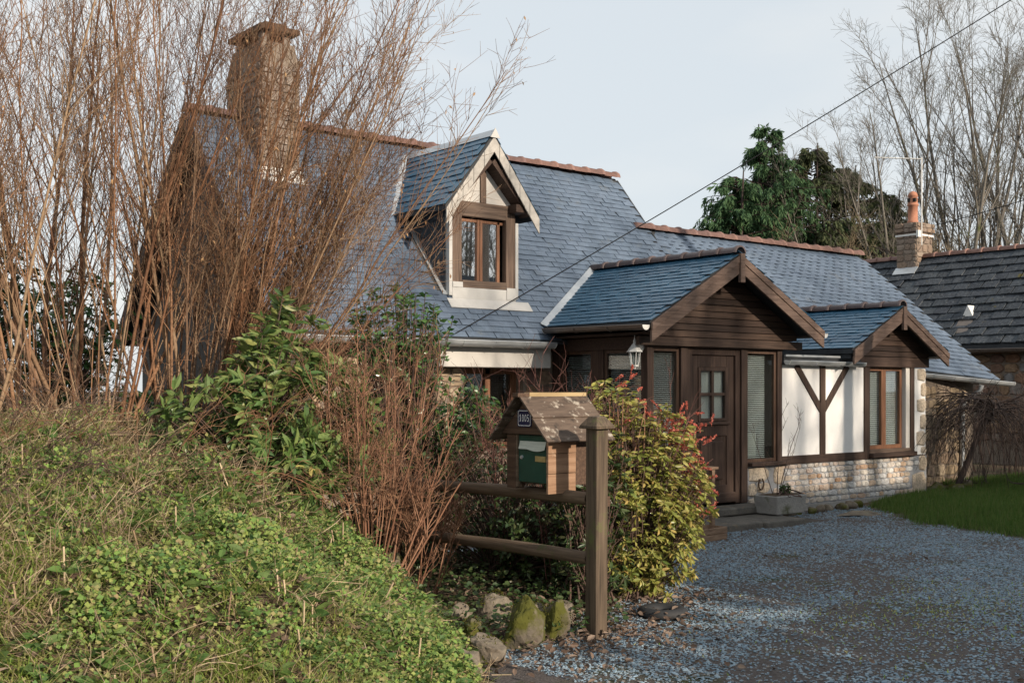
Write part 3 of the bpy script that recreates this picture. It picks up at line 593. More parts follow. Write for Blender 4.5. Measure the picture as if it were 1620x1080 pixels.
# plinths
pl = obj('stone_plinth', G().box((12.42, PY + .02, .02), (16.88, PY + .3, .68)).box((PX0 + .02, PY + .02, .02), (11.05, PY + .3, .66)).box((PX0 + .02, PY + .3, .02), (PX0 + .3, 12.04, .66)), 'mortar', house)
obj('plinth_foot', G().box((12.9, PY - .03, 0), (16.9, PY + .2, .09)), 'concrete', pl)
Q1 = [(12.42, .10, .86 - .86 + .20, .27), ]
def qskip(a, b, c, d): x = 12.44 + a; return (x < 12.90) or (x - c / 2 < 13.25 and b > .3 and x < 13.2) or (x > 16.45 and b > -1 and (b < .4 or x > 16.62))
rubble(pl, (12.44, PY + .018, .10), (1, 0, 0), (0, 0, 1), 4.42, .58, 7, .075, .23, 'stone', 11, skip=qskip, dep=.018)
def quoin(x0, x1, z0, z1, y=PY + .016, dep=.022, mt='quoin'):
    g = stone_piece(x1 - x0 - .012, z1 - z0 - .012, dep, int(x0 * 97 + z0 * 131)); put('quoin_stone', g.mesh('quoin_stone', mt), pl, frame(((x0 + x1) / 2, y, (z0 + z1) / 2), (1, 0, 0), (0, 0, 1)))
for a in ((12.43, 12.90, .46, .68), (12.43, 12.62, .26, .46), (12.62, 12.92, .30, .46), (12.43, 12.70, .02, .26), (12.70, 12.92, .12, .30), (12.98, 13.22, .40, .68), (16.45, 16.88, .06, .43), (16.64, 16.88, .43, .70)): quoin(*a)
obj('sill', box((12.40, PY - .09, .69), (13.30, PY + .1, .74)), 'dark_x', porch, bev=.008); obj('sill', box((PX0 - .06, PY - .06, .68), (11.07, PY + .1, .73)), 'dark_x', porch, bev=.008)
obj('sill', box((PX0 - .06, PY + .1, .68), (PX0 + .1, 12.03, .73)), 'dark_y', porch, bev=.008)
def casement(parent, o, ex, W, z0, z1, fw=.045, mt='red_z', th=.05, gl='glass'):
    ex = np.array(ex, float); o = np.array(o, float); n = np.array((ex[1], -ex[0], 0.)); g = G()   # n: outward
    def bx(a, b, c, d):
        V = [o + ex * s + n * q + np.array((0, 0, z)) for q in (0, -th) for s, z in ((a, c), (b, c), (b, d), (a, d))]
        g.add(V, [[0, 1, 2, 3], [4, 7, 6, 5], [0, 4, 5, 1], [1, 5, 6, 2], [2, 6, 7, 3], [3, 7, 4, 0]])
    bx(0, fw, z0, z1); bx(W - fw, W, z0, z1); bx(fw, W - fw, z0, z0 + fw); bx(fw, W - fw, z1 - fw, z1)
    f = obj('window_frame', g, mt, parent, bev=.004)
    g2 = G(); V = [o + ex * s - n * q + np.array((0, 0, z)) for q in (.02, .026) for s, z in ((fw, z0 + fw), (W - fw, z0 + fw), (W - fw, z1 - fw), (fw, z1 - fw))]
    g2.add(V, [[0, 1, 2, 3], [4, 7, 6, 5], [0, 4, 5, 1], [1, 5, 6, 2], [2, 6, 7, 3], [3, 7, 4, 0]]); obj('pane', g2, gl, parent); return f
casement(porch, (10.56, PY + .03, 0), (1, 0, 0), .51, .74, 2.28, mt='frame_z'); blind(porch, (10.6, PY + .05, 0), (1, 0, 0), .43, .8, 2.22, tilt=32)
casement(porch, (12.40, PY + .03, 0), (1, 0, 0), .66, .74, 2.28, mt='frame_z'); blind(porch, (12.44, PY + .05, 0), (1, 0, 0), .46, .8, 2.22, tilt=36)
obj('curtain', G().box((12.6, PY + .3, .8), (12.75, PY + .31, 2.2)).box((12.46, PY + .3, .8), (12.95, PY + .305, 1.12)), 'curtain', porch)
casement(porch, (PX0 + .03, 11.02, 0), (0, -1, 0), .72, .74, 2.26, mt='frame_z'); blind(porch, (PX0 + .05, 10.98, 0), (0, -1, 0), .64, .8, 2.2, tilt=32)
casement(porch, (PX0 + .03, 11.88, 0), (0, -1, 0), .64, .74, 2.26, mt='frame_z'); blind(porch, (PX0 + .05, 11.84, 0), (0, -1, 0), .56, .8, 2.2, tilt=32)
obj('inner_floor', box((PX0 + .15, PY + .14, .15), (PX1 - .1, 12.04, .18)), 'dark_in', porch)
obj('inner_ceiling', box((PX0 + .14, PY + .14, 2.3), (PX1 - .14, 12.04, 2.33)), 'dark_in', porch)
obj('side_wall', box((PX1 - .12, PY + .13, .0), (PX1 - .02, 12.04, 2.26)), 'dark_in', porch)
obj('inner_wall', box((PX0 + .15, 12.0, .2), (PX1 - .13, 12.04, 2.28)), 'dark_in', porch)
# gable boards
z = 2.42; i = 0
while True:
    hb = .088; zt = z + hb; 
    def xr(zz): return (PRX - (PRZ - .12 - zz) / PSL, PRX + (PRZ - .12 - zz) / ((PRZ - PEZ) / (PE1 - PRX)))
    if zt > PRZ - .16: break
    a0, b0 = xr(z); a1, b1 = xr(zt); a0 = max(a0, PE0 + .2); a1 = max(a1, PE0 + .2); b0 = min(b0, PE1 - .15); b1 = min(b1, PE1 - .15)
    yf = PY - .03 - .003 * (i % 2)
    obj('cladding_board', G().prism([(a0, yf, z + .005), (b0, yf, z + .005), (b1, yf, zt - .004), (a1, yf, zt - .004)], (0, .022, 0)), 'clad', porch, bev=.003)
    z = zt; i += 1
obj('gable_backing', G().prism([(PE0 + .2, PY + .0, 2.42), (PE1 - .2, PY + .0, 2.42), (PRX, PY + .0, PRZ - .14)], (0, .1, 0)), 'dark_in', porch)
obj('gable_base_board', box((PE0 + .1, PY - .075, 2.30), (PE1 - .08, PY - .011, 2.41)), 'clad', porch, bev=.006)
# porch roof
ybp = 12.75
def gable_roof(name, rx, rz, e0, e1, ez, yf, yb, keep, npart, seed, mt='slate_new', w=.2):
    g = G(); dz = np.array((0, 0, -.07))
    for e in (e0, e1):
        q = [np.array(p) for p in ((rx, yf, rz), (e, yf, ez), (e, yb, ez), (rx, yb, rz))]
        g.add([*q, *[p + dz for p in q]], [[0, 1, 2, 3], [4, 7, 6, 5], [0, 4, 5, 1], [1, 5, 6, 2], [2, 6, 7, 3], [3, 7, 4, 0]])
    o = obj(name, g, 'deck', house)
    slates(o, (e0, yb, ez), (e0, yf - .03, ez), (rx, yf - .03, rz), (rx, yb, rz), .105, w, mt, keep=keep, npart=npart, score=lambda p: -p[1] - p[2] * .3, seed=seed)
    slates(o, (e1, yf - .03, ez), (e1, yb, ez), (rx, yb, rz), (rx, yf - .03, rz), .105, w, mt, keep=keep, seed=seed + 1)
    ridge_tiles(o, (rx, yb - .1, rz + .03), (rx, yf - .02, rz + .03), 'tile_dark', r=.085, pitch=.33)
    return o
proof = gable_roof('porch_roof', PRX, PRZ, PE0, PE1, PEZ, PF, ybp, lambda p: p[2] > main_z(p[1]) - .04, 30, 8)
def barges(parent, rx, rz, e0, e1, ez, y, h=.21, t=.035):
    for e, mt in ((e0, 'barge_l'), (e1, 'barge_r')):
        s = -1 if e < rx else 1; dzs = (rz - ez) / abs(e - rx); k_ = .03 * s
        a = lambda f, dn: (rx + (e - rx) * f + (k_ if f == 0 else 0), y, rz - (rz - ez) * f - .02 - dn - (abs(k_) * dzs if f == 0 else 0))
        for b0, b1, yo in ((0, h * .45, 0), (h * .46, h * 1.12, .012)):
            poly = [a(0, b0), a(1.0, b0), a(1.0, b1), a(0, b1)]; poly = [(p[0], y + yo, p[2]) for p in poly]
            obj('barge_board', G().prism(poly if s > 0 else poly[::-1], (0, t, 0)), mt, parent, bev=.004)
    obj('apex_post', box((rx - .045, y - .02, rz - h - .18), (rx + .045, y + .03, rz - .01)), 'barge_l', parent, bev=.006)
barges(proof, PRX, PRZ, PE0, PE1, PEZ, PF - .05)
gutter(house, (PE0 - .07, 11.72, PEZ - .03), (PE0 - .07, PF + .0, PEZ - .05), .06, 'zinc_dark')
gutter(house, (PE1 + .07, 11.6, PEZ - .03), (PE1 + .07, PF + .0, PEZ - .05), .06, 'zinc_dark')
obj('valley_flashing', G().bar((PE0 - .02, 11.70 + (PEZ - 2.40) / T50 - .04, PEZ + .03), (PRX, 11.70 + (PRZ - 2.40) / T50 - .03, PRZ + .04), .11, .012, (0, -.5, .8)), 'zinc', proof)
obj('soffit', G().box((PE0 + .12, PF, 2.43), (PX0 - .01, 12.0, 2.46)), 'dark_y', porch)
# front door
door = obj('front_door', G().box((11.20, PY + .02, .2), (11.31, PY + .12, 2.28)).box((12.18, PY + .02, .2), (12.27, PY + .12, 2.28)).box((11.31, PY + .02, 2.2), (12.18, PY + .12, 2.28)), 'dark_z', house, bev=.006)
y0 = PY + .05; lx0, lx1 = 11.315, 12.175
obj('door_leaf', G().box((lx0, y0, .22), (lx0 + .14, y0 + .05, 2.195)).box((lx1 - .14, y0, .22), (lx1, y0 + .05, 2.195)).box((lx0 + .14, y0, 2.04), (lx1 - .14, y0 + .05, 2.195)).box((lx0 + .14, y0, 1.12), (lx1 - .14, y0 + .05, 1.32)).box((lx0 + .14, y0, .22), (lx1 - .14, y0 + .05, .46)), 'dark_z', door, bev=.006)
obj('door_panel', G().box((lx0 + .14, y0 + .02, .46), (lx1 - .14, y0 + .045, 1.12)), 'dark_z', door); obj('raised_panel', box((lx0 + .2, y0 + .0, .53), (lx1 - .2, y0 + .03, 1.05)), 'dark_z', door, bev=.02)
obj('weather_bar', box((lx0, y0 - .04, .22), (lx1, y0 - .001, .36)), 'dark_x', door, bev=.012); obj('glazing_sill', box((lx0 + .1, y0 - .035, 1.27), (lx1 - .1, y0 - .001, 1.31)), 'dark_x', door, bev=.008)
gx0, gx1, gz0, gz1 = lx0 + .14, lx1 - .14, 1.32, 2.04
obj('glazing_frame', G().box((gx0, y0 - .015, gz0), (gx0 + .05, y0 + .03, gz1)).box((gx1 - .05, y0 - .015, gz0), (gx1, y0 + .03, gz1)).box((gx0 + .05, y0 - .015, gz1 - .05), (gx1 - .05, y0 + .03, gz1)).box((gx0 + .05, y0 - .015, gz0), (gx1 - .05, y0 + .03, gz0 + .04)).box(((gx0 + gx1) / 2 - .022, y0 - .01, gz0 + .04), ((gx0 + gx1) / 2 + .022, y0 + .03, gz1 - .05)).box((gx0 + .05, y0 - .008, (gz0 + gz1) / 2 - .02), ((gx0 + gx1) / 2 - .022, y0 + .03, (gz0 + gz1) / 2 + .02)).box(((gx0 + gx1) / 2 + .022, y0 - .008, (gz0 + gz1) / 2 - .02), (gx1 - .05, y0 + .03, (gz0 + gz1) / 2 + .02)), 'dark_z', door, bev=.004)
for a, b in ((gx0 + .05, (gx0 + gx1) / 2 - .022), ((gx0 + gx1) / 2 + .022, gx1 - .05)):
    for c, d in ((gz0 + .04, (gz0 + gz1) / 2 - .02), ((gz0 + gz1) / 2 + .02, gz1 - .05)): obj('pane', box((a, y0 + .012, c), (b, y0 + .018, d)), 'glass', door)
blind(door, (gx0 + .03, y0 + .0, 0), (1, 0, 0), gx1 - gx0 - .06, gz0 + .02, gz1, off=.055, step=.02, tilt=62)
obj('door_handle', G().box((lx0 + .05, y0 - .012, 1.08), (lx0 + .09, y0 - .001, 1.28)).tube(np.array([(lx0 + .07, y0 - .01, 1.2), (lx0 + .07, y0 - .05, 1.2), (lx0 + .18, y0 - .055, 1.2)]), np.full(3, .009), 6), 'brass', door)

# ------------------------------------------------------------------ half-timbered extension with its small window gable
EW = 2.09
ext = obj('timber_wall', box((PX1 - .01, PY + .03, .72), (15.16, PY + .18, EW)), 'plaster_bright', house)
obj('corner_panel', box((16.50, PY + .03, .70), (16.87, PY + .18, 2.08)), 'plaster_bright', house)
tb = lambda nm, a, b, mt: obj(nm, box(a, b), mt, ext, bev=.005)
tb('bottom_rail', (PX1 - .0, PY - .0, .68), (15.16, PY + .1, .80), 'dark_x')
tb('stud', (14.06, PY + .005, .80), (14.18, PY + .1, EW), 'dark_z'); tb('window_post', (15.16, PY - .0, .68), (15.29, PY + .12, 2.10), 'dark_z'); tb('window_post', (16.40, PY - .0, .68), (16.51, PY + .12, 2.10), 'dark_z')
for s, xt in ((-1, 13.50), (1, 14.74)):
    obj('brace', G().bar((14.12 + s * .03, PY + .055, 1.44), (xt, PY + .055, EW), .09, .10, (-.6 * s, 0, .6)), 'dark_z', ext, bev=.004)
tb('head_beam', (15.02, PY - .02, 2.09), (16.90, PY + .15, 2.24), 'dark_x')
tb('window_sill', (15.26, PY - .08, .70), (16.46, PY + .12, .765), 'dark_x'); tb('sill_board', (15.29, PY + .0, .765), (16.40, PY + .14, .82), 'old_x')
wx0, wx1 = 15.29, 16.40
ew = casement(ext, (wx0, PY + .09, 0), (1, 0, 0), .50, .82, 2.09, fw=.06); casement(ext, (wx0 + .50, PY + .09, 0), (1, 0, 0), .50, .82, 2.09, fw=.06)
obj('reveal', box((wx0 + 1.0, PY + .02, .82), (wx1, PY + .2, 2.09)), 'plaster', ext)
blind(ext, (wx0 + .06, PY + .12, 0), (1, 0, 0), .88, .86, 2.05, off=.05, step=.03, tilt=58)
obj('room_back', box((wx0 - .1, PY + .6, .7), (wx1 + .1, PY + .62, 2.1)), 'dark_in', ext)
for a in ((16.62, 16.88, 1.87, 2.08), (16.72, 16.88, 1.62, 1.86), (16.60, 16.88, 1.36, 1.61), (16.70, 16.88, 1.10, 1.35), (16.60, 16.88, .83, 1.09), (16.72, 16.88, .71, .83)): quoin(*a, y=PY + .028)
SRX, SRZ, SE0, SE1, SEZ, SF = 15.75, 3.02, 14.47, 17.04, 2.34, 9.95
sroof = gable_roof('window_gable_roof', SRX, SRZ, SE0, SE1, SEZ, SF, 12.3, lambda p: p[2] > 2.40 + (p[1] - 11.4) * .98 - .05, 0, 12)
barges(sroof, SRX, SRZ, SE0, SE1, SEZ, SF - .05, h=.19)
z = 2.245; i = 0; SS = (SRZ - SEZ) / (SRX - SE0)
while z + .085 < SRZ - .14:
    zt = z + .085; f = lambda zz: min((SRZ - .1 - zz) / SS, 1.13); yf = PY - .025 - .003 * (i % 2)
    obj('cladding_board', G().prism([(SRX - f(z), yf, z + .004), (SRX + f(z), yf, z + .004), (SRX + f(zt), yf, zt - .004), (SRX - f(zt), yf, zt - .004)], (0, .02, 0)), 'clad', ext, bev=.003)
    z = zt; i += 1
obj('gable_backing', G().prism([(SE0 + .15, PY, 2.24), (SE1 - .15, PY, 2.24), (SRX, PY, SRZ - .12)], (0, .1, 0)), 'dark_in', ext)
obj('flat_roof', G().box((PX1, PY - .03, 2.17), (15.0, 11.9, 2.22)), 'deck', ext)
obj('roof_edge_flashing', G().box((PX1 + .01, PY - .06, 2.205), (14.45, PY - .034, 2.235)), 'zinc', ext)
obj('fascia', box((PX1, PY - .025, 2.10), (15.02, PY + .028, 2.168)), 'deck', ext)
gutter(house, (PX1 + .0, PY - .09, 2.145), (14.98, PY - .09, 2.135), .055, 'zinc')
obj('gable_fascia', box((SE0 + .03, SF + .05, 2.20), (SE0 + .07, 11.6, 2.30)), 'deck', ext)
gutter(house, (SE1 + .05, SF + .03, SEZ - .06), (SE1 + .05, 10.9, SEZ - .05), .05, 'zinc')
# -- END HOUSE

# ------------------------------------------------------------------ neighbouring house behind
nb = thing('neighbour_house', 'dark mossy slate roofed stone house behind the cottage at right', 'house', (26.3, 15, 0))
nw = obj('wall', box((24.35, 9, 0), (28.4, 24, 2.75)), 'mortar_chim', nb)
rubble(nw, (24.345, 16.2, .6), (0, -1, 0), (0, 0, 1), 5.2, 2.1, 10, .2, .55, 'stone_rust', 21, dep=.03)
NA, NB_, NC, ND = (24.0, 24, 2.72), (24.0, 9, 2.72), (26.35, 9, 5.05), (26.35, 24, 5.05)
g = G(); dz = np.array((0, 0, -.1))
for q in ((NA, NB_, NC, ND), (ND, NC, (28.7, 9, 2.72), (28.7, 24, 2.72))):
    q = [np.array(p, float) for p in q]; g.add([*q, *[p + dz for p in q]], [[0, 1, 2, 3], [4, 7, 6, 5], [0, 4, 5, 1], [1, 5, 6, 2], [2, 6, 7, 3], [3, 7, 4, 0]])
nr = obj('roof', g, 'deck', nb)
slates(nr, NA, NB_, NC, ND, .27, .34, 'slate_old', t=.03, lap=1.15, npart=290, score=lambda p: -abs(p[1] - 14.4), seed=31, lift=.03, jit=4)
ridge_tiles(nr, (26.35, 24, 5.08), (26.35, 9, 5.08), 'tile', r=.11, pitch=.42)
gutter(nb, (23.93, 24, 2.62), (23.93, 9, 2.62), .08, 'zinc_dark', brk=.8)
nc = obj('chimney', box((26.02, 16.02, 4.4), (26.72, 16.58, 5.68)), 'mortar_chim', nb)
rubble(nc, (26.02, 16.018, 4.7), (1, 0, 0), (0, 0, 1), .70, .98, 6, .14, .3, 'stone_grey', 22, dep=.02); rubble(nc, (26.018, 16.58, 4.6), (0, -1, 0), (0, 0, 1), .56, 1.08, 7, .14, .3, 'stone_grey', 23, dep=.02)
obj('chimney_crown', box((25.98, 15.98, 5.68), (26.76, 16.62, 5.93)), 'stone_grey', nc, bev=.03); rubble(nc, (25.98, 15.978, 5.69), (1, 0, 0), (0, 0, 1), .78, .24, 2, .14, .3, 'stone_grey', 24, dep=.02); rubble(nc, (25.978, 16.62, 5.69), (0, -1, 0), (0, 0, 1), .64, .24, 2, .14, .3, 'stone_grey', 25, dep=.02)
obj('chimney_band', G().box((26.0, 15.985, 5.60), (26.74, 15.997, 5.645)).box((25.985, 15.985, 5.60), (25.997, 16.6, 5.645)).box((25.96, 15.94, 5.55), (26.1, 16.0, 5.72)), 'zinc_pale', nc)
obj('chimney_pot', G().lathe((26.22, 16.25, 5.95), [(.135, 0), (.135, .05), (.12, .06), (.12, .42), (.14, .43), (.14, .47), (.12, .48), (.115, .66), (.13, .67), (.09, .76), (.02, .80)], 16), 'terracotta', nc, True)
g = G()
for a in (-.9, -2.2, -3.4): g.box((26.22 + .117 * math.cos(a) - .035, 16.25 + .117 * math.sin(a) - .035, 6.47), (26.22 + .117 * math.cos(a) + .035, 16.25 + .117 * math.sin(a) + .035, 6.56))
obj('pot_vent', g, 'dark_in', nc)
obj('chimney_flashing', G().bar((25.93, 15.98, 4.72), (25.93, 16.6, 4.72), .25, .02, (-1, 0, 1)), 'zinc', nc)
an = thing('roof_antenna', 'slim metal television aerial on a mast beside the chimney pot', 'antenna', (26.1, 15.95, 5.6))
obj('mast', G().tube(np.array([(26.1, 15.93, 5.35), (26.1, 15.93, 7.55)]), np.full(2, .014), 8), 'zinc_pale', an, True)
ar = obj('boom', G().tube(np.array([(26.1, 15.93, 7.5), (25.55, 16.9, 7.62)]), np.full(2, .016), 6), 'zinc_pale', an, True)
for f in np.linspace(.1, 1, 7): 
    c = np.array((26.1, 15.93, 7.5)) * (1 - f) + np.array((25.55, 16.9, 7.62)) * f; obj('element', G().tube(np.array([c + (-.16, -.09, 0), c + (.16, .09, 0)]), np.full(2, .008), 5), 'zinc_pale', an)
vp = thing('roof_vent', 'small zinc cowl vent poking from the dark neighbouring roof', 'vent', (25.0, 13.9, 3.7))
obj('cowl', G().prism([(24.62, 13.72, 3.36), (24.62, 14.02, 3.36), (24.62, 13.87, 3.66)], (.35, 0, 0)), 'zinc_pale', vp); obj('flashing', G().bar((24.6, 13.87, 3.36), (24.25, 13.87, 3.01), .34, .02, (-1, 0, 1)), 'zinc_dark', vp)

# ------------------------------------------------------------------ cables
def cable(name, p, q, sag, r, label):
    p = np.array(p, float); q = np.array(q, float); t = np.linspace(0, 1, 24)[:, None]; P = p + (q - p) * t; P[:, 2] -= sag * 4 * (t * (1 - t))[:, 0]
    o = obj(name, G().tube(P, np.full(24, r), 6), 'cable', None, True); o['label'] = label; o['category'] = 'cable'
cable('overhead_cable', (8.48, 11.6, 2.44), (15.3, 4.6, 8.3), .10, .0065, 'black overhead cable running from the cottage eaves up across the sky')
cable('telephone_cable', (26.75, 15.95, 5.9), (25.5, 8, 7.2), .15, .011, 'thin dark cable crossing the bare trees from the neighbouring chimney')
up_ = thing('utility_pole', 'wooden utility pole carrying the overhead cable beside the drive', 'pole', (15.35, 4.5, 0))
obj('shaft', G().lathe((15.35, 4.5, 0), [(.14, -.2), (.10, 9.0), (.0, 9.0)], 12), 'pole', up_, True)

# ------------------------------------------------------------------ barn and an added hedge across the drive (out of frame; they cast the shade)
barn = thing('barn', 'low stone barn standing across the drive', 'building', (20, -3, 0))
obj('wall', G().prism([(9.0, -5.2, 0), (9.0, -.8, 0), (9.0, -.8, 3.0), (9.0, -3.0, 4.9), (9.0, -5.2, 3.0)], (24, 0, 0)), 'barn', barn)
g = G()
for e, ez in ((-.45, 2.8), (-5.55, 2.8)):
    q = [np.array(p, float) for p in ((8.75, -3.0, 5.0), (8.75, e, ez), (33.2, e, ez), (33.2, -3.0, 5.0))]; g.add([*q, *[p + (0, 0, .12) for p in q]], [[0, 1, 2, 3], [4, 7, 6, 5], [0, 4, 5, 1], [1, 5, 6, 2], [2, 6, 7, 3], [3, 7, 4, 0]])
obj('roof', g, 'deck', barn)

# ------------------------------------------------------------------ fence and mailbox
fence = thing('post_and_rail_fence', 'weathered wooden post and rail fence carrying the mailbox', 'fence', (5.6, 5.9, 0))
lean = rotm('X', 1.2) @ rotm('Y', -.8)
obj('post', G().box((5.48, 5.84, -.2), (5.59, 5.955, 1.50), rot=lean, c=(5.535, 5.90, 0)), 'post_z', fence, bev=.008)
g = G(); frus(g, 5.445, 5.625, 5.805, 5.99, 1.49, 5.495, 5.575, 5.855, 5.94, 1.56); V = g.V[0]; g.V[0] = (V - (5.535, 5.90, 0)) @ lean.T + (5.535, 5.90, 0)
g.box((5.445, 5.805, 1.475), (5.625, 5.99, 1.4895), rot=lean, c=(5.535, 5.90, 0)); obj('post_cap', g, 'post_z', fence, bev=.006)
def rail(p, q, r):
    p = np.array(p); q = np.array(q); t = np.linspace(0, 1, 12)[:, None]; P = p + (q - p) * t + np.sin(t * 9) * .006; o = G().tube(P, r * (1 + .05 * np.sin(np.linspace(0, 11, 12))), 10)
    for e, d in ((p, 1), (q, -1)): pass
    obj('rail', o, 'rail_y', fence, True)
rail((5.53, 5.96, .975), (5.55, 10.0, .93), .048); rail((5.53, 5.96, .555), (5.54, 10.0, .50), .046)
obj('post', box((5.5, 9.9, -.1), (5.61, 10.01, 1.2)), 'post_z', fence, bev=.008)
obj('bracket', G().box((5.555, 5.824, .93), (5.60, 5.838, 1.0)), 'iron', fence)
mb = thing('mailbox', 'little house-shaped wooden mailbox with green door and number plate', 'mailbox', (5.6, 6.45, 1.03))
bx0, by0, by1, bz0, bz1 = 5.36, 6.22, 6.68, 1.03, 1.42
obj('back_panel', box((5.60, by0 + .03, bz0 + .02), (5.90, by1 - .02, bz1)), 'box_dark', mb)
obj('frame_post', box((bx0, by1 - .10, bz0 - .01), (bx0 + .09, by1, bz1)), 'box_dark', mb, bev=.004); obj('frame_strip', box((bx0 + .005, by1 - .118, bz0 + .0), (bx0 + .05, by1 - .101, bz1)), 'rail_y', mb)
for i in range(3): obj('side_board', box((bx0 - .01, by0 - .022 - .002 * i, bz0 - .03 + .145 * i), (5.615, by0 - .001, bz0 - .033 + .145 * (i + 1))), 'box_x', mb, bev=.003)
md = obj('door', box((bx0 + .015, by0 + .002, bz0 + .04), (bx0 + .035, by1 - .12, bz1 - .005)), 'green', mb, bev=.005)
fy0, fy1 = by0 + .025, by1 - .14
g = G(); n = 10; V = []
for i in range(n + 1):
    f = i / n; y = fy1 + (fy0 - fy1) * f; zz = 1.322 - .010 - .014 * math.sin(max(0, (f - .35)) / .65 * math.pi)
    V += [(bx0 + .012, y, 1.37), (bx0 - .004, y, zz), (bx0 + .012, y, zz)]
Q = []
for i in range(n): a = 3 * i; Q += [[a, a + 1, a + 4, a + 3], [a + 1, a + 2, a + 5, a + 4]]
obj('letter_flap', g.add(V, Q), 'flap', mb)
obj('name_plate', box((bx0 + .009, by0 + .03, 1.225), (bx0 + .0148, by0 + .145, 1.265)), 'brass', mb); obj('lock', G().lathe((bx0 + .008, by1 - .16, 1.25), [(.0, -.004), (.013, -.004), (.015, .007)], 12, 'x'), 'zinc', mb)
obj('back_wall', box((bx0 + .05, by0 + .01, bz0 + .03), (5.6, by1 - .02, bz1 - .01)), 'box_dark', mb)
ax, ay, az = 5.27, 6.45, 1.69
obj('gable', G().prism([(bx0 - .02, by0 - .045, bz1), (bx0 - .02, ay, az - .03), (bx0 - .02, by1 + .045, bz1)], (.025, 0, 0)), 'box_dark', mb, bev=.003)
g = G()
for yy_, mtn in ((by0 - .10, 'r'), (by1 + .10, 'l')):
    d = np.array((0, yy_ - ay, bz1 - .05 - az)); nrm = np.array((0, -d[2], d[1])); nrm = nrm / np.linalg.norm(nrm) * (1 if nrm[2] * 1 > 0 else -1)
    for f0, f1, lift in ((0, .5, .012), (.48, 1.0, 0)):
        q = [np.array((X, ay, az)) + d * f + nrm * lift for X, f in ((ax, f0), (5.93, f0), (5.93, f1), (ax, f1))]
        obj('roof_board', G().add([*q, *[p + nrm * .014 for p in q]], [[0, 1, 2, 3], [4, 7, 6, 5], [0, 4, 5, 1], [1, 5, 6, 2], [2, 6, 7, 3], [3, 7, 4, 0]]), 'box_roof', mb, bev=.002)
obj('ridge_batten', box((ax + .09, ay - .035, az + .005), (5.92, ay + .03, az + .034)), 'pale_x', mb, bev=.003); obj('ridge_end', box((ax - .02, ay - .035, az + .0), (ax + .09, ay + .03, az + .03)), 'box_dark', mb, bev=.003)
npl = thing('number_plate', 'navy blue enamel plate reading 1005 on the mailbox gable', 'number plate', (bx0 - .03, ay, 1.5))
xs_ = bx0 - .028; py0, py1, pz0, pz1 = ay - .085, ay + .07, 1.475, 1.60
def rrect(y0, y1, z0, z1, r, x, ex):
    P = []
    for cy, cz, a0 in ((y1 - r, z1 - r, 0), (y0 + r, z1 - r, 90), (y0 + r, z0 + r, 180), (y1 - r, z0 + r, 270)):
        for k in range(5): a = R(a0 + 22.5 * k); P.append((x, cy + r * math.cos(a), cz + r * math.sin(a)))
    return G().prism(P, (ex, 0, 0))
obj('plate', rrect(py0, py1, pz0, pz1, .014, xs_, .006), 'navy', npl)
def ring(y0, y1, z0, z1, w, r, x):
    a = rrect(y0, y1, z0, z1, r, x, 0).V[0][:20]; b = rrect(y0 + w, y1 - w, z0 + w, z1 - w, r, x, 0).V[0][:20]
    return G().add(np.vstack([a, b]), [[i, (i + 1) % 20, 20 + (i + 1) % 20, 20 + i] for i in range(20)])
obj('border', ring(py0 + .007, py1 - .007, pz0 + .007, pz1 - .007, .004, .014, xs_ - .0012), 'enamel_white', npl)
DIG = {'1': [('b', .30, 0, .55, 1), ('b', .12, 0, .75, .09), ('p', [(.30, 1), (.30, .84), (.08, .74), (.08, .80)])],
       '0': [('r', .42, .5)], '5': [('b', .12, .88, .80, 1), ('b', .12, .48, .24, .9), ('a',)]}
def digit(ch, yl, z0, w, h):                     # yl: left edge as read; reading direction is -y
    g = G(); Y = lambda f: yl - f * w; Z = lambda f: z0 + f * h; x = xs_ - .0014
    for e in DIG[ch]:
        if e[0] == 'b': g.add([(x, Y(e[1]), Z(e[2])), (x, Y(e[3]), Z(e[2])), (x, Y(e[3]), Z(e[4])), (x, Y(e[1]), Z(e[4]))], [[0, 1, 2, 3]])
        elif e[0] == 'p': g.add([(x, Y(a), Z(b)) for a, b in e[1]], [[0, 1, 2, 3]])
        else:
            n = 20; V = []
            for i in range(n + 1):
                if e[0] == 'r': a = 2 * math.pi * i / n; c, s = .46, .5; ro, ri = (.37, .50), (.225, .385)
                else: a = R(140) - R(285) * i / n; c, s = .42, .31; ro, ri = (.42, .31), (.20, .205)
                V += [(x, Y(c + ro[0] * math.cos(a)), Z(s + ro[1] * math.sin(a))), (x, Y(c + ri[0] * math.cos(a)), Z(s + ri[1] * math.sin(a)))]
            g.add(V, [[2 * i, 2 * i + 2, 2 * i + 3, 2 * i + 1] for i in range(n)])
    return g
for i, ch in enumerate('1005'): obj('digit', digit(ch, py1 - .022 - .0285 * i, pz0 + .038, .027, .052), 'enamel_white', npl)

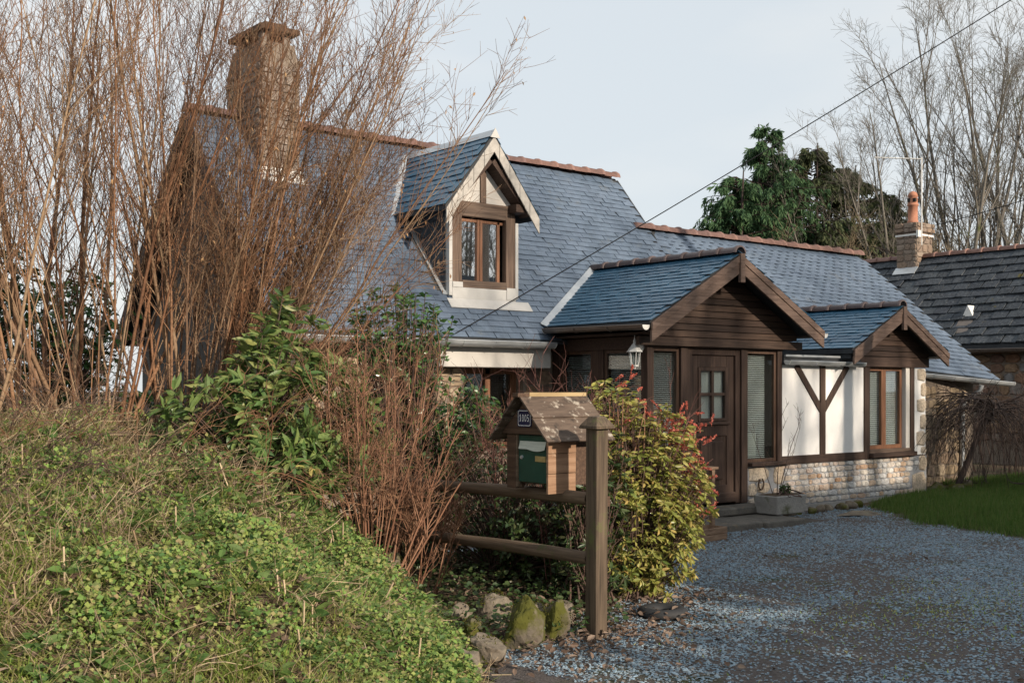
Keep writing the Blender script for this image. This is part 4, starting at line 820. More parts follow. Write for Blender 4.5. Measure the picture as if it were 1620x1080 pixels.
# ------------------------------------------------------------------ small things by the house
ln = thing('wall_lantern', 'white metal carriage lantern on the porch corner post', 'lantern', (10.36, 10.32, 2.1))
lx, ly, lz = 10.30, 10.27, 2.02
g = G(); rr = [(.048, 0), (.075, .17)]
for j in range(6):
    a = math.pi / 3 * j; g.tube(np.array([(lx + .048 * math.cos(a), ly + .048 * math.sin(a), lz + .03), (lx + .074 * math.cos(a), ly + .074 * math.sin(a), lz + .20)]), np.full(2, .006), 5)
cage = obj('cage', g, 'lantern', ln, True)
obj('glazing', G().lathe((lx, ly, lz), [(.044, .03), (.070, .20)], 6), 'glass', ln)
obj('lantern_roof', G().lathe((lx, ly, lz), [(.105, .195), (.10, .205), (.06, .255), (.03, .30), (.018, .31), (.02, .335), (.008, .36), (.004, .40), (0, .40)], 6), 'lantern', ln)
obj('lantern_base', G().lathe((lx, ly, lz), [(0, -.02), (.012, -.018), (.02, 0), (.05, .012), (.054, .03), (0, .03)], 6), 'lantern', ln)
obj('arm', G().tube(np.array([(lx + .02, ly + .01, lz + .31), (lx + .06, ly + .02, lz + .34), (lx + .11, ly + .03, lz + .31), (PX0 - .002, ly + .04, lz + .28)]), np.array([.012, .016, .016, .014]), 8), 'lantern', ln, True)
obj('back_plate', G().lathe((PX0 - .02, ly + .04, lz + .26), [(0, -.012), (.04, -.008), (.052, .005), (.052, .02)], 14, 'x'), 'lantern', ln)
tr_ = thing('stone_trough', 'grey concrete trough planter on the doorstep slab', 'planter', (12.45, 9.7, .09))
frus(tg := G(), 12.18, 12.76, 9.52, 9.88, .095, 12.15, 12.79, 9.50, 9.90, .34)
o = obj('body', tg, 'concrete', tr_, bev=.015); obj('compost', box((12.20, 9.55, .33), (12.74, 9.85, .347)), 'soil', tr_)
hs = obj('horseshoe', G().tube(np.array([(12.66 + .055 * math.sin(a) * (1 if abs(a) < 2 else .85), PY - .03, .44 - .08 * math.cos(a)) for a in np.linspace(-2.6, 2.6, 16)]), np.full(16, .011), 6), 'iron', None, True)
hs['label'] = 'rusty horseshoe hung on the plinth beside the door'; hs['category'] = 'horseshoe'
def slab(nm, a, b, mt, label, cat, seed, bev=.02):
    o = obj(nm, box(a, b), mt, None, bev=bev); o['label'] = label; o['category'] = cat; return o
slab('step_slab', (10.72, 9.22, -.02), (11.52, 9.90, .092), 'flag', 'left half of the low flagstone doorstep', 'step', 1); slab('step_slab', (11.535, 9.16, -.02), (12.30, 10.02, .084), 'flag', 'right half of the low flagstone doorstep, under the trough', 'step', 2)
slab('door_step', (11.12, 9.86, .093), (12.46, 10.20, .195), 'flag', 'upper stone step directly below the brown door', 'step', 3)
ch = thing('wooden_plant_stand', 'weathered wooden stand half hidden by the variegated shrub near the door', 'plant stand', (10.3, 9.1, 0))
for x, y in ((10.42, 9.10), (10.10, 9.10), (10.42, 9.40), (10.10, 9.40)): obj('leg', box((x - .025, y - .025, 0), (x + .025, y + .025, .80)), 'crate', ch, bev=.004)
obj('shelf', box((10.04, 9.05, .801), (10.48, 9.46, .83)), 'crate', ch, bev=.004); obj('shelf', box((10.06, 9.13, .30), (10.46, 9.37, .325)), 'crate', ch)
cr = thing('wooden_crate', 'small slatted wooden crate on the gravel by the shrub', 'crate', (10.1, 8.8, 0))
cm = rotm('Z', 6)
for i in range(2):
    zz = .012 + .075 * i
    obj('slat', G().box((9.86, 8.78, zz), (10.32, 8.795, zz + .068), rot=cm, c=(10.1, 8.9, 0)), 'crate', cr, bev=.003); obj('slat', G().box((9.86, 9.03, zz), (10.32, 9.045, zz + .068), rot=cm, c=(10.1, 8.9, 0)), 'crate', cr)
    obj('slat', G().box((9.845, 8.78, zz), (9.859, 9.045, zz + .068), rot=cm, c=(10.1, 8.9, 0)), 'crate', cr); obj('slat', G().box((10.321, 8.78, zz), (10.335, 9.045, zz + .068), rot=cm, c=(10.1, 8.9, 0)), 'crate', cr)
obj('crate_base', G().box((9.86, 8.80, .002), (10.32, 9.03, .011), rot=cm, c=(10.1, 8.9, 0)), 'crate', cr)
ty = obj('rubber_ring', G().lathe((6.42, 6.10, .022), [(.085, .012), (.075, .035), (.10, .062), (.155, .070), (.188, .052), (.195, .02), (.18, 0), (.10, 0), (.085, .012)], 32), 'tyre', None, True); ty['label'] = 'old black rubber tyre lying flat below the variegated shrub'; ty['category'] = 'tyre'

# ------------------------------------------------------------------ rocks
def rock(nm, c, s, mt, label, seed, sub=4, group=None, rotz=0, parent=None):
    bm = bmesh.new(); bmesh.ops.create_icosphere(bm, subdivisions=sub, radius=1); r = np.random.default_rng(seed)
    pl_ = [(unit(r.normal(size=3)), r.uniform(.55, .85)) for _ in range(13)]; off = r.uniform(0, 10, 3)
    for v in bm.verts:
        p = np.array(v.co)
        for n_, d_ in pl_:
            e = p @ n_ - d_
            if e > 0: p = p - n_ * e * .93
        p = p * (1 + .16 * (noise.fractal(Vector(p * 1.9 + off), 1.0, 2.1, 4))); v.co = Vector(p * np.array(s))
    me = bpy.data.meshes.new(nm); bm.to_mesh(me); bm.free(); me.materials.append(M[mt]); me.polygons.foreach_set('use_smooth', np.full(len(me.polygons), sub < 3))
    o = put(nm, me, parent, Matrix.Translation(c) @ Matrix.Rotation(rotz, 4, 'Z'))
    if label: o['label'] = label; o['category'] = 'rock'
    if group: o['group'] = group
    return o
ROCKS = []; G0 = lambda x, y: float(gz(x, y))
for i, (c, s, mt, lb) in enumerate([((4.98, 5.98, .17), (.20, .17, .26), 'rock', 'large mossy boulder with pale lichen at the foot of the bank'), ((4.50, 5.82, .10), (.19, .13, .13), 'rock_bare', 'flat-topped grey rock left of the large mossy boulder'),
      ((5.30, 6.75, .22), (.15, .12, .17), 'rock_bare', 'pointed pale rock standing below the lower fence rail'), ((5.12, 6.95, .24), (.14, .11, .10), 'rock_bare', 'low pale rock beside the pointed rock'),
      ((5.0, 7.75, .38), (.24, .2, .24), 'rock', 'ivy-shaded rock under the far end of the lower rail'), ((5.25, 6.02, .14), (.13, .12, .20), 'rock', 'small mossy rock between the large boulder and fence post'),
      ((4.12, 5.52, .05), (.16, .12, .12), 'rock_bare', 'half-buried brown rock low on the leafy bank'), ((5.62, 6.35, .13), (.13, .12, .12), 'rock_bare', 'small brown rock behind the fence post foot'), ((4.80, 6.35, .22), (.15, .12, .13), 'rock', 'moss-covered rock above the flat-topped rock'),
      ((5.45, 6.45, .18), (.14, .12, .13), 'rock_bare', 'pinkish rock in the shade behind the large boulder')]):
    s = tuple(v * .95 for v in s); c = (c[0], c[1], G0(c[0], c[1]) + s[2] * .55); rock('rock', c, s, mt, lb, 40 + i, rotz=i * 1.3); ROCKS.append((c, s))
EL = ['nearest the trough', 'second from the trough', 'third from the trough', 'fourth from the trough', 'fifth from the trough', 'sixth from the trough', 'seventh from the trough', 'eighth from the trough']
for i in range(8):
    rock('edging_stone', (12.95 + i * .24, 9.93 + .05 * math.sin(i * 2.1), .04), (.13, .09, .085), 'rock' if i % 3 else 'rock_bare', 'mossy edging stone along the plinth, ' + EL[i], 60 + i, sub=2, group='edging stones along the plinth', rotz=.3 * i)
rock('stepping_stone', (13.75, 9.35, .02), (.45, .22, .045), 'rock_bare', 'flat brown stepping stone between the gravel and the lawn', 75)
for i, (x, y) in enumerate(((17.15, 10.2), (17.5, 10.05), (17.9, 10.1), (17.3, 9.9))): rock('border_rock', (x, y, .12), (.2, .15, .13), 'rock', ['mossy rock at the extension corner', 'second mossy rock from the extension corner', 'mossy rock farthest from the extension corner', 'mossy rock in front of the other corner rocks'][i], 80 + i, sub=2, group='rocks round the weeping tree bed')
# -- END OBJECTS

# ------------------------------------------------------------------ plants
def leaves(g, tmpl, pos, dirs, size, r, wid=1.0, droop=.0, upb=.6):
    n = len(pos); nr = r.normal(size=(n, 3)) * .6 + np.array((0, 0, upb)); d = np.asarray(dirs) + np.array((0, 0, -droop))
    s = np.asarray(size, float); g.scatter(tmpl[0], None, tmpl[1], pos, d, nr, np.stack([s, s * wid, s], -1))
def plant(name, label, cat, loc, group=None): return thing(name, label, cat, loc, group)

# --- hazel coppice: each upright stem with its own twigs is a part
def hazel(name, label, clumps, seed, group='hazel coppice on the bank'):
    r = np.random.default_rng(seed); c0 = clumps[0]
    t = plant(name, label, 'shrub', (c0[0], c0[1], float(gz(c0[0], c0[1]))), group)
    for (cx, cy, n, rad, lx_, ly_, spread, h0, h1) in clumps:
        for _ in range(n):
            a = r.uniform(0, 2 * math.pi); q = rad * math.sqrt(r.uniform()); ox, oy = q * math.cos(a), q * math.sin(a) * .7
            x, y = cx + ox, cy + oy; z = float(gz(x, y)) - .05
            L = r.uniform(h0, h1); d = np.array([lx_ + spread * ox / rad * r.uniform(.5, 1.3) + r.normal() * .06, ly_ + spread * oy / rad * r.uniform(.4, 1.2) + r.normal() * .06, 1.0])
            rb = (.0055 + .019 * r.uniform() ** 2.2) * (L / 4.6)
            P = grow([(x, y, z)], [d], [L], 12, .05, (.012 * d[0], .012 * d[1], .01), r)
            g = G(); g.tube(P, taper([rb], 12, .22), 6)
            m = int(r.integers(18, 28)); p, dd, tt, ix = kids(P, m, .22, .98, .35, .8, r)
            dd = unit(dd + (0, 0, .35)); L2 = L * r.uniform(.10, .30, m) * (1.15 - .6 * tt)
            P2 = grow(p, dd, L2, 6, .07, (0, 0, .05), r); g.tube(P2, taper(rb * .34 * (1.1 - .6 * tt), 6, .35), 4)
            p3, d3, t3, _i = kids(P2, 4, .2, 1, .4, .9, r); n3 = len(p3)
            P3 = grow(p3, d3, r.uniform(.10, .34, n3), 4, .08, (0, 0, .03), r); g.tube(P3, taper(np.full(n3, .0026), 4, .5), 3)
            p4, d4, t4, _i = kids(P3, 1, .4, 1, .5, 1.0, r); sel = r.uniform(size=len(p4)) < .4; p4, d4 = p4[sel], d4[sel]
            if len(p4): g.tube(grow(p4, d4, r.uniform(.05, .15, len(p4)), 3, .05, (0, 0, 0), r), taper(np.full(len(p4), .002), 3, .6), 3)
            st = obj('stem', g, 'bark', t, True)
            if r.uniform() < .75:
                k = r.integers(3, 14); pp = P3[r.integers(0, n3, k), -1]; gc = st_g = G(); leaves(gc, LEAF, pp, np.tile((0, 0, -1.), (k, 1)) + r.normal(size=(k, 3)) * .3, r.uniform(.025, .05, k), r, .8, 0, 0); obj('catkins', gc, 'catkin', st, kind='stuff')
    return t
#            x     y    n  radius leanx leany spread  h0   h1
hazel('hazel_shrub', 'tall bare hazel clump in the middle of the bank, before the gable', [(3.95, 9.25, 32, .34, .06, .0, .46, 3.8, 5.2), (4.08, 9.12, 34, .26, .27, -.11, .30, 3.3, 4.6), (4.15, 9.05, 26, .2, .42, -.22, .26, 2.4, 3.7)], 101)
hazel('hazel_shrub', 'bare hazel clump left of the gable with upright tan stems', [(3.3, 9.35, 23, .32, .0, .0, .5, 3.8, 5.4)], 102)
hazel('hazel_shrub', 'leftmost bare hazel clump at the photo edge', [(2.5, 9.1, 22, .36, -.18, .08, .46, 3.6, 5.2), (1.9, 8.6, 12, .35, .05, -.05, .3, 3.2, 4.6)], 103)
hazel('hazel_shrub', 'slender bare hazel clump behind the others, farther back on the bank', [(3.3, 11.3, 16, .6, .0, .02, .25, 4.4, 6.0)], 104)

# --- leafy shrubs: whorls of leaves at shoot tips
def leafy(name, label, cat, base, ells, nshoot, whorl, lsize, mt, seed, twig='bark_dk', tmpl=LEAF2, wid=.85, droop=.2, group=None, shell=.55, extra=0):
    r = np.random.default_rng(seed); t = plant(name, label, cat, base, group); b = np.array(base, float); gt = G(); gl = G()
    tips = []; 
    for (c, s, w) in ells:
        m = int(nshoot * w); d = unit(r.normal(size=(m, 3))); q = r.uniform(shell, 1, m)[:, None] ** .6
        tips.append(np.array(c) + d * q * np.array(s) * (1 + .12 * np.sin(d[:, :1] * 9 + d[:, 1:2] * 7)))
    tips = np.vstack(tips); tips = tips[tips[:, 2] > b[2] - .05]; n = len(tips)
    mid = b + (tips - b) * r.uniform(.35, .6, (n, 1)) * np.array((.75, .75, 1)) + r.normal(size=(n, 3)) * .06; base_ = b + r.normal(size=(n, 3)) * (.10, .10, .0)
    tt = np.linspace(0, 1, 6)[None, :, None]; P = base_[:, None] * (1 - tt) ** 2 + 2 * mid[:, None] * tt * (1 - tt) + tips[:, None] * tt ** 2
    gt.tube(P, taper(r.uniform(.006, .012, n), 6, .3), 4)
    out = unit(P[:, -1] - P[:, -3])
    k = whorl; idx = np.repeat(np.arange(n), k); a = np.tile(np.arange(k) * 2 * math.pi / k, n) + np.repeat(r.uniform(0, 6, n), k)
    U = unit(np.cross(out, (.3, .5, .2))); W = np.cross(out, U); el = r.uniform(.1, .75, n * k)[:, None]
    dd = (np.cos(a)[:, None] * U[idx] + np.sin(a)[:, None] * W[idx]) * np.sqrt(1 - el ** 2) + out[idx] * el
    pp = tips[idx] - out[idx] * r.uniform(0, .05, n * k)[:, None]
    leaves(gl, tmpl, pp, dd, r.uniform(*lsize, n * k), r, wid, droop)
    if extra:
        p, d, _t, _i = kids(P, extra, .45, .98, .6, 1.2, r); leaves(gl, tmpl, p, d, r.uniform(*lsize, len(p)) * .95, r, wid, droop)
    obj('branches', gt, twig, t, True, kind='stuff'); obj('foliage', gl, mt, t); return t, tips, out
G_ = lambda x, y: float(gz(x, y))
rh, _, _ = leafy('rhododendron', 'broad-leaved evergreen rhododendron below the hazel stems', 'shrub', (3.85, 7.9, G_(3.85, 7.9)), [((3.62, 8.0, 1.45), (.50, .40, .50), 1), ((4.05, 7.85, 1.62), (.42, .36, .62), 1.1), ((4.2, 7.95, 2.08), (.36, .28, .38), .7), ((4.0, 7.5, 1.2), (.42, .32, .42), .8), ((4.4, 7.5, .95), (.32, .28, .5), .6), ((4.62, 8.0, 1.55), (.36, .3, .5), .8), ((4.85, 8.1, 1.1), (.3, .28, .5), .6)], 66, 8, (.09, .17), 'rhodo', 201, extra=5)
gy = G(); rr_ = np.random.default_rng(5); leaves(gy, LEAF2, np.tile((3.95, 7.1, 1.2), (6, 1)) + rr_.normal(size=(6, 3)) * .02, rr_.normal(size=(6, 3)) + (0, -.3, .3), rr_.uniform(.08, .12, 6), rr_, 1.1); obj('yellowed_leaf', gy, 'yellow', rh)
leafy('camellia', 'glossy small-leaved camellia rising above the red twigs to the gutter', 'shrub', (6.05, 9.0, G_(6.05, 9)), [((5.75, 9.0, 1.9), (.7, .4, .65), 1.2), ((5.75, 8.7, 2.28), (.55, .28, .36), .9), ((6.45, 8.7, 1.5), (.4, .3, .35), .6), ((6.6, 8.8, 1.35), (.4, .35, .5), .8), ((5.9, 9.1, 2.45), (.5, .3, .3), .5)], 110, 5, (.05, .085), 'camel', 202, tmpl=LEAF, wid=1.1, extra=9)
leafy('evergreen_shrub', 'dark evergreen shrub filling the shade behind the fence rails', 'shrub', (6.3, 7.9, G_(6.3, 7.9)), [((6.25, 8.3, .75), (.6, .75, .75), 1), ((6.35, 7.3, .7), (.55, .6, .7), 1), ((6.55, 6.9, .55), (.4, .4, .6), .6)], 150, 5, (.045, .08), 'hedge', 203, tmpl=LEAF, wid=1.05, extra=10)
leafy('evergreen_shrub', 'whorled evergreen shrub right behind the fence post', 'shrub', (6.15, 6.65, G_(6.15, 6.65)), [((6.2, 6.65, .6), (.35, .35, .6), 1), ((6.35, 6.8, 1.1), (.35, .3, .4), .6)], 60, 7, (.06, .10), 'hedge', 204, extra=6)
leafy('evergreen_shrub', 'low evergreen shrub between the red twigs and the far fence end', 'shrub', (5.7, 9.0, G_(5.7, 9)), [((5.75, 9.0, .8), (.6, .6, .7), 1)], 110, 5, (.05, .09), 'hedge', 205, tmpl=LEAF, extra=10)
# holly and ivy behind the hazel
for i, (x, y, h, w) in enumerate(((1.9, 12.6, 1.5, 1.1), (3.1, 13.4, 1.75, 1.2), (4.4, 14.2, 1.9, 1.2), (5.3, 14.8, 1.55, .9), (.6, 12.4, 1.5, 1.1))):
    z = G_(x, y); leafy('holly_bush', ['dark holly bush behind the leftmost hazel stems', 'dark holly bush second from the left behind the hazel', 'tall dark holly bush in the gap left of the gable', 'dark holly bush close beside the gable wall', 'dark holly bush at the far left edge of the photo'][i], 'bush', (x, y, z), [((x, y, z + h * .5), (w * .8, w * .7, h * .55), 1), ((x + .3, y - .2, z + h * .85), (w * .5, w * .5, h * .3), .4)], 230, 5, (.07, .13), 'holly', 210 + i, tmpl=LEAF, wid=1.1, extra=5, group='holly bushes behind the hazel')

# --- pieris with red flower panicles
pr, tips, out = leafy('pieris_shrub', 'yellow-green variegated shrub with red flower sprays beside the fence post', 'shrub', (6.85, 6.85, .0), [((6.75, 6.80, .62), (.42, .38, .62), 1.25), ((6.85, 6.9, 1.15), (.45, .36, .42), .9), ((7.15, 6.75, 1.15), (.28, .28, .45), .5), ((6.70, 6.95, 1.60), (.22, .2, .30), .28), ((7.0, 6.6, .45), (.3, .3, .42), .5), ((7.25, 6.7, .85), (.30, .28, .38), .6)], 210, 8, (.05, .09), 'pieris', 220, twig='bark_dk', droop=.45, wid=1.0, extra=6, shell=.7)
r = np.random.default_rng(77); gp = G()
spots = [((7.36, 6.80, 1.36), 16, .22), ((7.24, 6.70, 1.42), 14, .20), ((7.42, 6.72, 1.22), 10, .17), ((7.48, 6.75, 1.0), 10, .15), ((7.52, 6.7, .70), 4, .10), ((6.93, 6.95, 1.86), 2, .10), ((6.66, 6.85, 1.85), 1, .05), ((7.05, 6.9, 1.62), 3, .10), ((6.62, 6.9, 1.50), 2, .08)]
for c, m, s in spots:
    P0 = np.array(c) + r.normal(size=(m * 2, 3)) * s * .45 - (0, 0, .06); D = r.normal(size=(m * 2, 3)) * .55 + (.45, -.25, .5); P = grow(P0, D, r.uniform(.08, .17, m * 2), 6, .12, (.03, 0, -.08), r); gp.tube(P, np.full(P.shape[:2], .0022), 3)
    p, d, _t, _i = kids(P, 44, .1, 1, .6, 1.3, r); leaves(gp, LEAF, p, d, r.uniform(.012, .022, len(p)), r, 1.6)
obj('flower_panicle', gp, 'panicle', pr)
gs = G(); P = grow(np.tile((6.75, 6.9, .9), (8, 1)) + r.normal(size=(8, 3)) * .08, np.array((0, 0, 1)) + r.normal(size=(8, 3)) * .16, r.uniform(.6, .8, 8), 7, .04, (0, 0, 0), r); gs.tube(P, taper(np.full(8, .008), 7, .5), 5); obj('new_shoot', gs, 'bark_red', pr, True)

# --- bare twiggy shrubs
def twiggy(name, label, base, n, h, spread, lean, mt, seed, rb=(.006, .011), lv=(6, 4, 2), rad=.16, up=.03, wob=.05, group=None, rt=.0018, part=True, cat='shrub', zb=None):
    r = np.random.default_rng(seed); t = plant(name, label, cat, base, group); b = np.array(base, float); allg = G()
    for i in range(n):
        a = r.uniform(0, 2 * math.pi); q = math.sqrt(r.uniform()); o = np.array((math.cos(a) * q, math.sin(a) * q, 0))
        d = np.array(lean) + o * spread + r.normal(size=3) * .07 + (0, 0, 1.0); L = h * r.uniform(.7, 1.05); rr = r.uniform(*rb); g = G() if part else allg
        p0 = b + o * rad; p0[2] = (G_(p0[0], p0[1]) if zb is None else zb) - .04
        P = grow([p0], [d], [L], 9, wob, (0, 0, up), r); g.tube(P, taper([rr], 9, .3), 5)
        p, dd, tt, _ = kids(P, lv[0], .25, 1, .3, .8, r); m = len(p); P2 = grow(p, dd + (0, 0, .3), L * r.uniform(.15, .4, m) * (1.2 - .7 * tt), 6, wob * 1.6, (0, 0, up), r); g.tube(P2, taper(np.full(m, rr * .45), 6, .4), 4)
        p, dd, tt, _ = kids(P2, lv[1], .2, 1, .4, .9, r); m = len(p); P3 = grow(p, dd, h * r.uniform(.04, .14, m), 4, wob * 2, (0, 0, up), r); g.tube(P3, taper(np.full(m, rt * 1.2), 4, .6), 3)
        if lv[2]:
            p, dd, tt, _ = kids(P3, lv[2], .2, 1, .4, 1., r); m = len(p); P4 = grow(p, dd, h * r.uniform(.02, .06, m), 3, .1, (0, 0, 0), r); g.tube(P4, taper(np.full(m, rt), 3, .6), 3)
        if part: obj('stem', g, mt, t, True)
    if not part: obj('twigs', allg, mt, t, True, kind='stuff')
    return t
twiggy('bare_spiraea', 'reddish-brown bare twiggy shrub standing before the camellia', (4.68, 7.42, G_(4.68, 7.42)), 27, 1.70, .44, (.10, -.08, 0), 'bark_red', 301, rb=(.005, .012), lv=(8, 4, 2), rad=.18)
twiggy('bare_spiraea', 'finer reddish bare shrub just right of the twiggy shrub, behind the rails', (5.3, 7.75, G_(5.3, 7.75)), 18, 1.1, .34, (.15, -.1, 0), 'bark_red', 302, lv=(8, 4, 2), rad=.2)
twiggy('barberry', 'dark red spiky barberry twigs showing above the mailbox roof', (6.7, 7.45, G_(6.7, 7.45)), 46, 1.72, .4, (.0, -.05, 0), 'bark_wine', 303, rb=(.004, .007), lv=(6, 4, 0), rad=.55)
twiggy('bramble_tangle', 'dry bramble tangle at the foot of the hazel stems', (3.3, 8.3, G_(3.3, 8.3)), 85, 1.0, 1.0, (.1, -.25, -.3), 'bark', 304, rb=(.003, .006), lv=(5, 3, 1), rad=1.25, up=-.08, wob=.12)
twiggy('bramble_tangle', 'dry bramble tangle at the left edge of the bank top', (1.9, 7.9, G_(1.9, 7.9)), 70, .9, 1.0, (.1, -.25, -.3), 'bark_dk', 305, rb=(.003, .006), lv=(5, 3, 1), rad=1.1, up=-.08, wob=.12)
twiggy('young_sapling', 'thin bare sapling growing from the concrete trough', (12.42, 9.7, .34), 4, 1.15, .45, (.05, 0, 0), 'bark_dk', 306, rb=(.005, .008), lv=(3, 3, 0), rad=.06, zb=.34)
leafy('trough_plant', 'small green clump in the concrete trough', 'plant', (12.52, 9.66, .33), [((12.52, 9.66, .41), (.09, .07, .08), 1)], 40, 5, (.03, .05), 'camel', 307, tmpl=LEAF, extra=2)
# --- weeping tree at right
wt = plant('weeping_tree', 'leafless weeping tree with leaning trunk on the lawn by the stone wall', 'tree', (17.9, 10.2, .1))
r = np.random.default_rng(310)
obj('trunk', G().tube(np.array([(17.62, 10.15, .05), (17.9, 10.1, .5), (18.15, 10.05, .95), (18.35, 10.0, 1.35), (18.55, 9.98, 1.55)]), np.array([.055, .05, .045, .05, .04]), 8), 'bark_blk', wt, True)
m = 80; a = r.uniform(0, 2 * math.pi, m); st = np.array((18.45, 10.0, 1.4)) + r.normal(size=(m, 3)) * .1
P = grow(st, np.stack([np.cos(a), np.sin(a), r.uniform(.3, 1.0, m)], -1), r.uniform(1.0, 2.3, m), 11, .12, (0, 0, -.22), r); P[:, :, 2] = np.maximum(P[:, :, 2], .12)
g = G().tube(P, taper(np.full(m, .010), 11, .3), 4); p, d, t_, _ = kids(P, 8, .15, 1, .3, .9, r); n_ = len(p)
P2 = grow(p, d, r.uniform(.2, .8, n_), 7, .14, (0, 0, -.25), r); P2[:, :, 2] = np.maximum(P2[:, :, 2], .25); g.tube(P2, taper(np.full(n_, .0055), 7, .5), 3); obj('crown', g, 'bark_blk', wt, True)
twiggy('bare_hedge', 'brown bare hedge against the neighbouring wall at the right edge', (21.4, 10.9, .1), 60, 1.7, .35, (0, 0, 0), 'bark_dk', 311, rb=(.006, .012), lv=(7, 5, 0), rad=1.6, rt=.004, zb=.1)

# --- trees behind
PROTO = {}
def tree_proto(key, H, rb, n1, stems, tw, spread, mt, seed, dens=4):
    r = np.random.default_rng(seed)
    a0 = r.uniform(0, 6.28); an = a0 + np.arange(stems) * 2 * math.pi / stems
    D = np.stack([np.cos(an) * spread * r.uniform(.4, 1.1, stems), np.sin(an) * spread * r.uniform(.4, 1.1, stems), np.ones(stems)], -1)
    P = grow(np.zeros((stems, 3)) + r.normal(size=(stems, 3)) * (.2, .2, 0), D, H * r.uniform(.85, 1.05, stems), 14, .045, (0, 0, .012), r)
    t = G().tube(P, taper(np.full(stems, rb), 14, .1), 8); g = G()
    p, d, tt, _ = kids(P, n1, .15, .95, .3, .6, r); m = len(p); L = H * r.uniform(.22, .45, m) * (1.2 - .85 * tt); P1 = grow(p, unit(d) + (0, 0, .12), L, 9, .06, (0, 0, .035), r); r1 = rb * .42 * (1.12 - .85 * tt); g.tube(P1, taper(r1, 9, .2), 5)
    p, d, tt, ix = kids(P1, 6, .2, 1, .35, .8, r); m = len(p); P2 = grow(p, d + (0, 0, .15), L[ix] * r.uniform(.2, .45, m), 6, .07, (0, 0, .04), r); g.tube(P2, taper(np.maximum(r1[ix] * .32, tw), 6, .5), 4)
    p, d, tt, ix = kids(P2, dens, .2, 1, .4, .9, r); m = len(p); P3 = grow(p, d, r.uniform(.25, .8, m), 4, .08, (0, 0, .03), r); g.tube(P3, taper(np.full(m, tw * .8), 4, .6), 3)
    p, d, tt, ix = kids(P3, 2, .2, 1, .4, .9, r); m = len(p); P4 = grow(p, d, r.uniform(.12, .45, m), 3, .08, (0, 0, .02), r); g.tube(P4, taper(np.full(m, tw * .62), 3, .6), 3)
    PROTO[key] = (t.mesh('trunk', mt, True), g.mesh('crown', mt, True))
def bare_tree(name, label, base, key, scale, rz, tilt, group):
    t = plant(name, label, 'tree', base, group); tr, cr_ = PROTO[key]
    m = Matrix.Translation(base) @ Matrix.Rotation(tilt[0], 4, 'X') @ Matrix.Rotation(tilt[1], 4, 'Y') @ Matrix.Rotation(rz, 4, 'Z') @ Matrix.Scale(scale, 4)
    put('trunk', tr, t, m); put('crown', cr_, t, m)
tree_proto('a', 14, .125, 12, 3, .0075, .17, 'bark_tree', 401, 5); tree_proto('b', 14, .115, 12, 4, .0075, .24, 'bark_tree', 402, 5); tree_proto('c', 7, .10, 12, 5, .0075, .34, 'bark_brown', 403, 3)
GB_ = 'bare trees behind the neighbouring house'
for b_, k_, sc_, rz_, tl, lb in [((35.3, 21.9, 0), 'b', .88, .3, (-.06, -.08), 'multi-stemmed bare tree just right of the neighbouring chimney'), ((36.8, 20.7, 0), 'a', 1.02, 1.7, (0, -.03), 'tall bare tree second to the right of the neighbouring chimney'), ((39.2, 21.2, 0), 'b', 1.1, 2.9, (0, 0), 'tallest bare tree behind the dark slate roof'),
      ((38.0, 18.8, 0), 'a', 1.06, 4.1, (0, .02), 'bare tree near the right edge behind the dark roof'), ((41.2, 19.2, 0), 'b', 1.15, 5.0, (0, .03), 'bare tree at the far right edge of the photo'), ((34.6, 23.0, 0), 'a', .72, 5.6, (-.2, -.22), 'leaning bare tree whose branches spread left over the conifers')]: bare_tree('bare_tree', lb, b_, k_, sc_, rz_, tl, GB_)
bare_tree('tangled_tree', 'low tangled brown tree in front of the conifers, left of the chimney', (32.4, 22.6, 0), 'c', 1.0, .4, (-.1, -.12), 'scrub before the conifers'); bare_tree('tangled_tree', 'tangled brown tree nearest the neighbouring chimney', (33.5, 21.1, 0), 'c', .92, 2.6, (-.08, -.1), 'scrub before the conifers')
SPRAY = ([(0, 0, 0), (.45, .13, .02), (1, 0, -.06), (.45, -.13, .02)], [[0, 3, 2, 1]], None)
def conifer(label, base, H, W, seed, mt='conifer', nb=230):
    r = np.random.default_rng(seed); t = plant('conifer', label, 'tree', base, 'conifers behind the cottage'); b = np.array(base, float)
    P = grow([b], [(r.normal() * .02, r.normal() * .02, 1)], [H], 10, .012, (0, 0, 0), r); obj('trunk', G().tube(P, taper([.2], 10, .1), 7), 'bark_blk', t, True)
    f = np.sort(r.uniform(.06, .985, nb)); a = r.uniform(0, 2 * math.pi, nb); L = W * np.minimum(1, (1 - f) * 2.6 + .05) * r.uniform(.6, 1.2, nb)
    pos = b + np.stack([0 * f, 0 * f, f * H], -1); D = np.stack([np.cos(a), np.sin(a), .45 - .3 * (1 - f)], -1); B = grow(pos, D, L, 7, .06, (0, 0, -.10), r)
    obj('branches', G().tube(B, taper(.02 + .03 * (1 - f), 7, .3), 4), 'bark_blk', t, True, kind='stuff')
    p, d, tt, ix = kids(B, 12, .15, 1, .3, .9, r); m = len(p); S = grow(p, d + (0, 0, -.35), r.uniform(.25, .75, m) * (.4 + .6 * L[ix] / W), 4, .08, (0, 0, -.32), r)
    pp, dd, _, _ = kids(S, 13, .05, 1, .25, .95, r); n = len(pp); g = G(); s = r.uniform(.10, .26, n)
    g.scatter(SPRAY[0], SPRAY[1], SPRAY[2], pp, dd + (0, 0, -.5), r.normal(size=(n, 3)), np.stack([s, s, s], -1)); obj('crown', g, mt, t)
